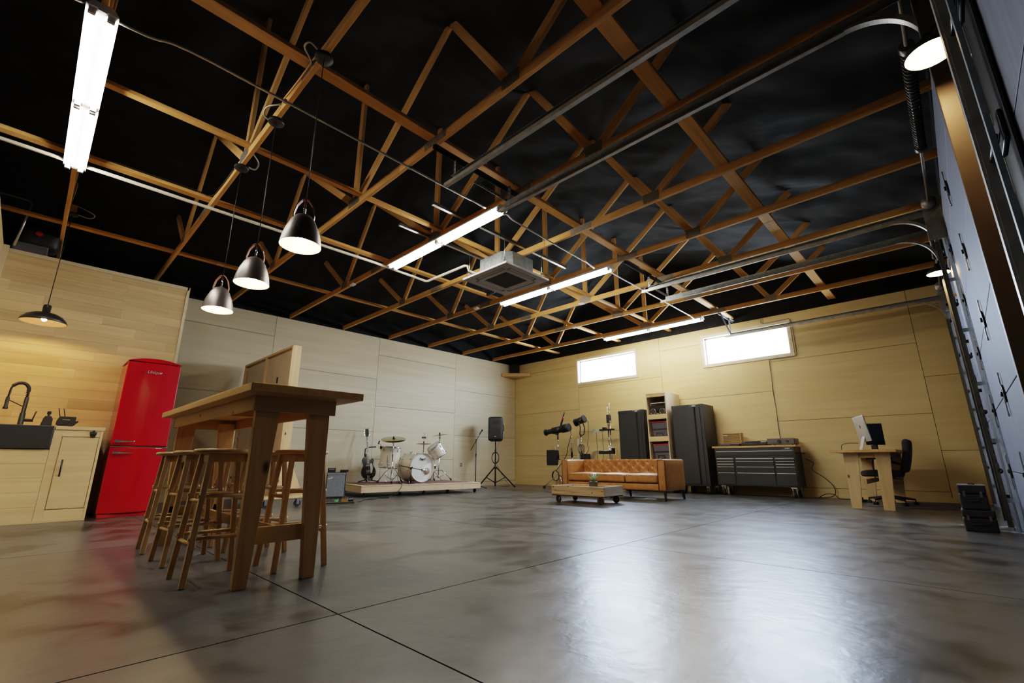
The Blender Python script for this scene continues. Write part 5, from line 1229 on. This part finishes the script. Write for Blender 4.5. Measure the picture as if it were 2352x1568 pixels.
t = thing('spotlight', 'long black theatre spotlight lying level on its stand', 'spotlight', (-7.36, ya, 1.22))
A = Vector((-.40, 0, .165)); Z = Vector((.41, 0, .27)); d = (Z-A).normalized()
def along(k): return A + (Z-A)*k
m = MB(); m.cyl(along(0), along(.03), .085, n=18); m.cyl(along(.03), along(.30), .062, n=18); m.cyl(along(.30), along(.32), .075, n=18); m.build('lens_tube', M['blkmetal'], t)
MB().cyl(along(.30), along(.62), .085, n=12).build('barrel', M['blkmetal'], t); m = MB(); m.cyl(along(.64), along(.95), .085, .10, n=16)
for k in range(5): m.cyl(along(.68+.05*k), along(.70+.05*k), .105, n=16)
m.build('lamp_housing', M['blkmetal'], t); MB().bar(along(.45)-Vector((0,0,.12)), along(.50)+Vector((0,0,.02)), .05, .08).build('yoke', M['blkmetal'], t); MB().cyl((0,0,-.02),(0,0,.10),.02,n=10).build('spigot', M['blkmetal'], t)
m = MB(); m.cyl(along(.60)+Vector((0,0,.05)), along(.72)+Vector((.0,0,.27)), .024, n=10); m.build('shutter_handle', M['blkmetal'], t); MB().cyl(along(.70)+Vector((0,0,.22)), along(.725)+Vector((.0,0,.29)), .027, n=10).build('red_grip', M['redlid'], t); MB().cyl(along(.725)+Vector((0,0,.29)), along(.76)+Vector((.02,0,.40)), .016, n=8).build('shutter_blade', M['blkmetal'], t)
t = thing('power_ballast', 'black ballast box hanging on the spotlight stand', 'box', (-7.56, ya, .56)); B(-.13,.13,-.07,.07,.0,.38).build('case', M['blk'], t, .012); m = MB()
for k in range(6): m.box(-.125,.125,-.074,-.07,.06+k*.045,.085+k*.045)
m.build('vents', M['blkmetal'], t); m = MB().tube([(.04,0,.38),(.06,0,.45),(.1,0,.46),(.11,0,.38)],.006,6); m.build('handle', M['silver'], t); MB().cyl((.12,0,.15),(.26,0,.15),.012,n=8).build('hook', M['blkmetal'], t)
P = []
for k in range(4):
    for i in range(20): a = 2*PI*i/20; P.append((-7.43+.095*math.cos(a)*(1+.04*k), ya-.03-.008*k, .315+.125*math.sin(a)*(1-.02*k)))
tag(MB().tube(P, .007, 6).build('cable_coil', M['rubber']), 'coil of black cable hanging low on the spotlight stand', 'cable')
cable([(-6.96,ya,1.40),(-6.95,ya,1.28),(-7.05,ya,1.02),(-7.1,ya,.82),(-7.22,ya,.66),(-7.36,ya-.02,.5),(-7.42,ya-.03,.44)], 'black cable drooping from the spotlight down to the coil', .008)
t = cstand('light_stand', 'thin chrome stand with black grip between the two lamp stands', (-7.20, 9.70, 0), 1.36, legs=(60, 180, 300)); MB().cyl((0,0,.76),(0,0,.98),.026,n=12).build('foam_grip', M['blk'], t)
t = bpy.data.objects['light_stand']; MB().cyl((0,0,.72),(0,0,.92),.024,n=12).build('foam_grip', M['blk'], t)
m = MB()
for k in range(4): m.tube([(-.12+.05*k,-.05,.03),(-.02+.05*k,-.03,.26),(.03+.05*k,-.05,.03)], .006, 6)
o = m.build('ratchet_straps', M['orange']); o.location = (-7.30, ya-.05, 0); tag(o, 'orange brown straps bunched at the foot of the spotlight stand', 'straps')
t = cstand('light_stand', 'stand holding the black studio lamp behind the sofa', (-6.93, 9.75, 0), 1.28, legs=(0,120,240))
t = thing('studio_lamp', 'black studio lamp with a pale lens facing the drums', 'studio lamp', (-6.93, 9.75, 1.28))
A = Vector((-.16,0,.34)); Z = Vector((.13,0,.43))
m = MB(); m.cyl(A, along(0) if False else A+(Z-A)*.12, .10, n=20); m.cyl(A+(Z-A)*.1, A+(Z-A)*.9, .082, n=20); m.cyl(A+(Z-A)*.88, Z, .10, n=20); m.build('housing', M['blkmetal'], t); MB().sphere(A+Vector((-.0,0,0)), .06, 14).build('lens', M['lens'], t)
for s in (-1, 1): MB().tube(smooth([(0,s*.03,.02),(.03,s*.085,.06),(.05,s*.09,.22),(.0,s*.09,.36)],4),.014,6).build('yoke', M['blkmetal'], t)
MB().cyl((0,0,-.02),(0,0,.06),.02,n=10).build('spigot', M['blkmetal'], t)
t = thing('power_ballast', 'black control box with cables hanging behind the sofa', 'box', (-6.80, 9.72, .60)); B(-.12,.12,-.06,.06,0,.24).build('case', M['blk'], t, .012); m = MB()
for k in range(3): m.tube([(-.08+.07*math.cos(2*PI*i/16)-.02*k, -.02*k, .36+.11*math.sin(2*PI*i/16)) for i in range(16)], .007, 6, True)
m.build('cable_loops', M['rubber'], t)
cable(name='hanging_cord', lb='black cable hanging from the studio lamp', pts=[(-6.79,9.75,1.66),(-6.70,9.75,1.62),(-6.71,9.75,1.3),(-6.74,9.75,1.05),(-6.70,9.74,.95),(-6.78,9.73,.84)], r=.006)
o = B(-7.005,-6.965,9.68,9.70,.42,1.21).build('light_tube', M['silver']); 
m = MB().cyl((-6.985,9.69,.03),(-6.985,9.69,.44),.010,n=8); m.cyl((-6.985,9.69,0),(-6.985,9.69,.02),.08,n=20); m.build('stand', M['blk'], o); tag(o, 'slim silver light panel standing edge on behind the sofa', 'light panel')
t = thing('stand_rack', 'rack of chrome light stands and clamps between sofa and black cabinet', 'stand rack', (-6.32, 9.98, 0))
for x, h in ((.06,1.98),(.115,2.08)): MB().cyl((x,0,.05),(x,0,h*.78),.017,n=10).build('stand_tube', M['chrome'], t); MB().cyl((x,0,h*.75),(x,0,h),.009,n=8).build('stand_tip', M['chrome'], t)
MB().bar((.088,0,1.58),(.088,0,1.78),.13,.06).build('wrap', M['cloth'], t)
m = B(-.18,.22,-.05,.03,1.40,1.44); m.box(-.08,.0,-.06,.03,1.43,1.48); m.build('clamp_arm', M['blk'], t, .004); m = B(-.22,.20,-.06,.03,.83,.91); m.box(.15,.2,-.06,.03,.88,.97); m.build('clamp_arm', M['blk'], t, .004)
m = MB()
for k in range(4): m.tube([(-.58+.05*k,-.02*k,.60),(-.42+.05*k,-.02*k,.89),(-.36+.05*k,-.02*k,.91),(.05,-.02*k,.91)], .008, 6)
m.build('bent_arms', M['steel'], t); B(.0,.2,-.12,.12,0,.05).build('base', M['blkmetal'], t, .01)
for k, x in enumerate((-.36, -.18)): MB().cyl((x,.1,.3),(x,.1,1.38),.006,n=6).build('rod', M['blkmetal'], t)
m = MB(); rnd = random.Random(2)
for k in range(9): 
    x = -.48+.04*k; m.bar((x,.09,1.37+rnd.uniform(-.02,.02)),(x+.03,.11,1.44+rnd.uniform(-.02,.02)),.02,.03)
m.build('spring_clamps', M['steel'], t)

# ------------------------------------------------------------------ corner shelf
t = thing('corner_shelf', 'triangular wooden shelf high in the room corner', 'shelf', (XA, YB, 0)); m = MB(); m.prism([(0,0),(0,-.62),(.05,-.62),(.68,-.05),(.68,0)], 3.20, 3.30, 'z'); m.build('shelf_board', M['pine_y'], t, .002)
o = B(XA+.05,XA+.26,YB-.30,YB-.06,3.301,3.62).build('corner_gap_box', M['blk'], None, .01); tag(o, 'added black box filling the dark wall gap above the corner shelf', 'box'); MB().cyl((XA+.26,YB-.18,3.42),(XA+.266,YB-.18,3.42),.07,n=20).build('speaker_cone', M['blkmetal'], o)  # box stands in for the dark wall gap; its speaker cone is made up
# ------------------------------------------------------------------ daylight, camera
W = bpy.data.worlds.new('daylight'); bpy.context.scene.world = W; W.use_nodes = True
N = W.node_tree.nodes; L = W.node_tree.links; bg = N['Background']
tc = N.new('ShaderNodeTexCoord'); sp = N.new('ShaderNodeSeparateXYZ'); r = N.new('ShaderNodeValToRGB'); L.new(tc.outputs['Generated'], sp.inputs[0]); L.new(sp.outputs['Z'], r.inputs[0])
r.color_ramp.elements[0].position = 0; r.color_ramp.elements[0].color = (.50,.55,.60,1); r.color_ramp.elements[1].position = .12; r.color_ramp.elements[1].color = (.62,.78,1,1)
L.new(r.outputs[0], bg.inputs[0]); bg.inputs[1].default_value = 75

cam = bpy.data.cameras.new('camera'); co = bpy.data.objects.new('camera', cam); COL.objects.link(co)
cam.sensor_fit = 'HORIZONTAL'; cam.sensor_width = 36; cam.lens = 36*1048.46/2352; cam.clip_start = .02; cam.clip_end = 100
pitch, roll, yaw = 0.25682134, -0.00187521, -0.76467081
fw = Vector((math.sin(yaw)*math.cos(pitch), math.cos(yaw)*math.cos(pitch), math.sin(pitch))); rt = Vector((math.cos(yaw), -math.sin(yaw), 0)); up = rt.cross(fw)
r2 = rt*math.cos(roll) + up*math.sin(roll); u2 = -rt*math.sin(roll) + up*math.cos(roll)
m4 = Matrix((r2, u2, -fw)).transposed().to_4x4(); m4.translation = (0, 0, .66); co.matrix_world = m4
sc = bpy.context.scene; sc.camera = co
sc.view_settings.view_transform = 'Filmic'; sc.view_settings.look = 'Medium High Contrast'; sc.view_settings.exposure = 0.42
sc.cycles.use_adaptive_sampling = True; sc.cycles.adaptive_threshold = .03; sc.cycles.max_bounces = 5; sc.cycles.diffuse_bounces = 4; sc.cycles.glossy_bounces = 3; sc.cycles.transparent_max_bounces = 6; sc.cycles.sample_clamp_indirect = 6; sc.cycles.caustics_reflective = False; sc.cycles.caustics_refractive = False
sc.cycles.use_denoising = True
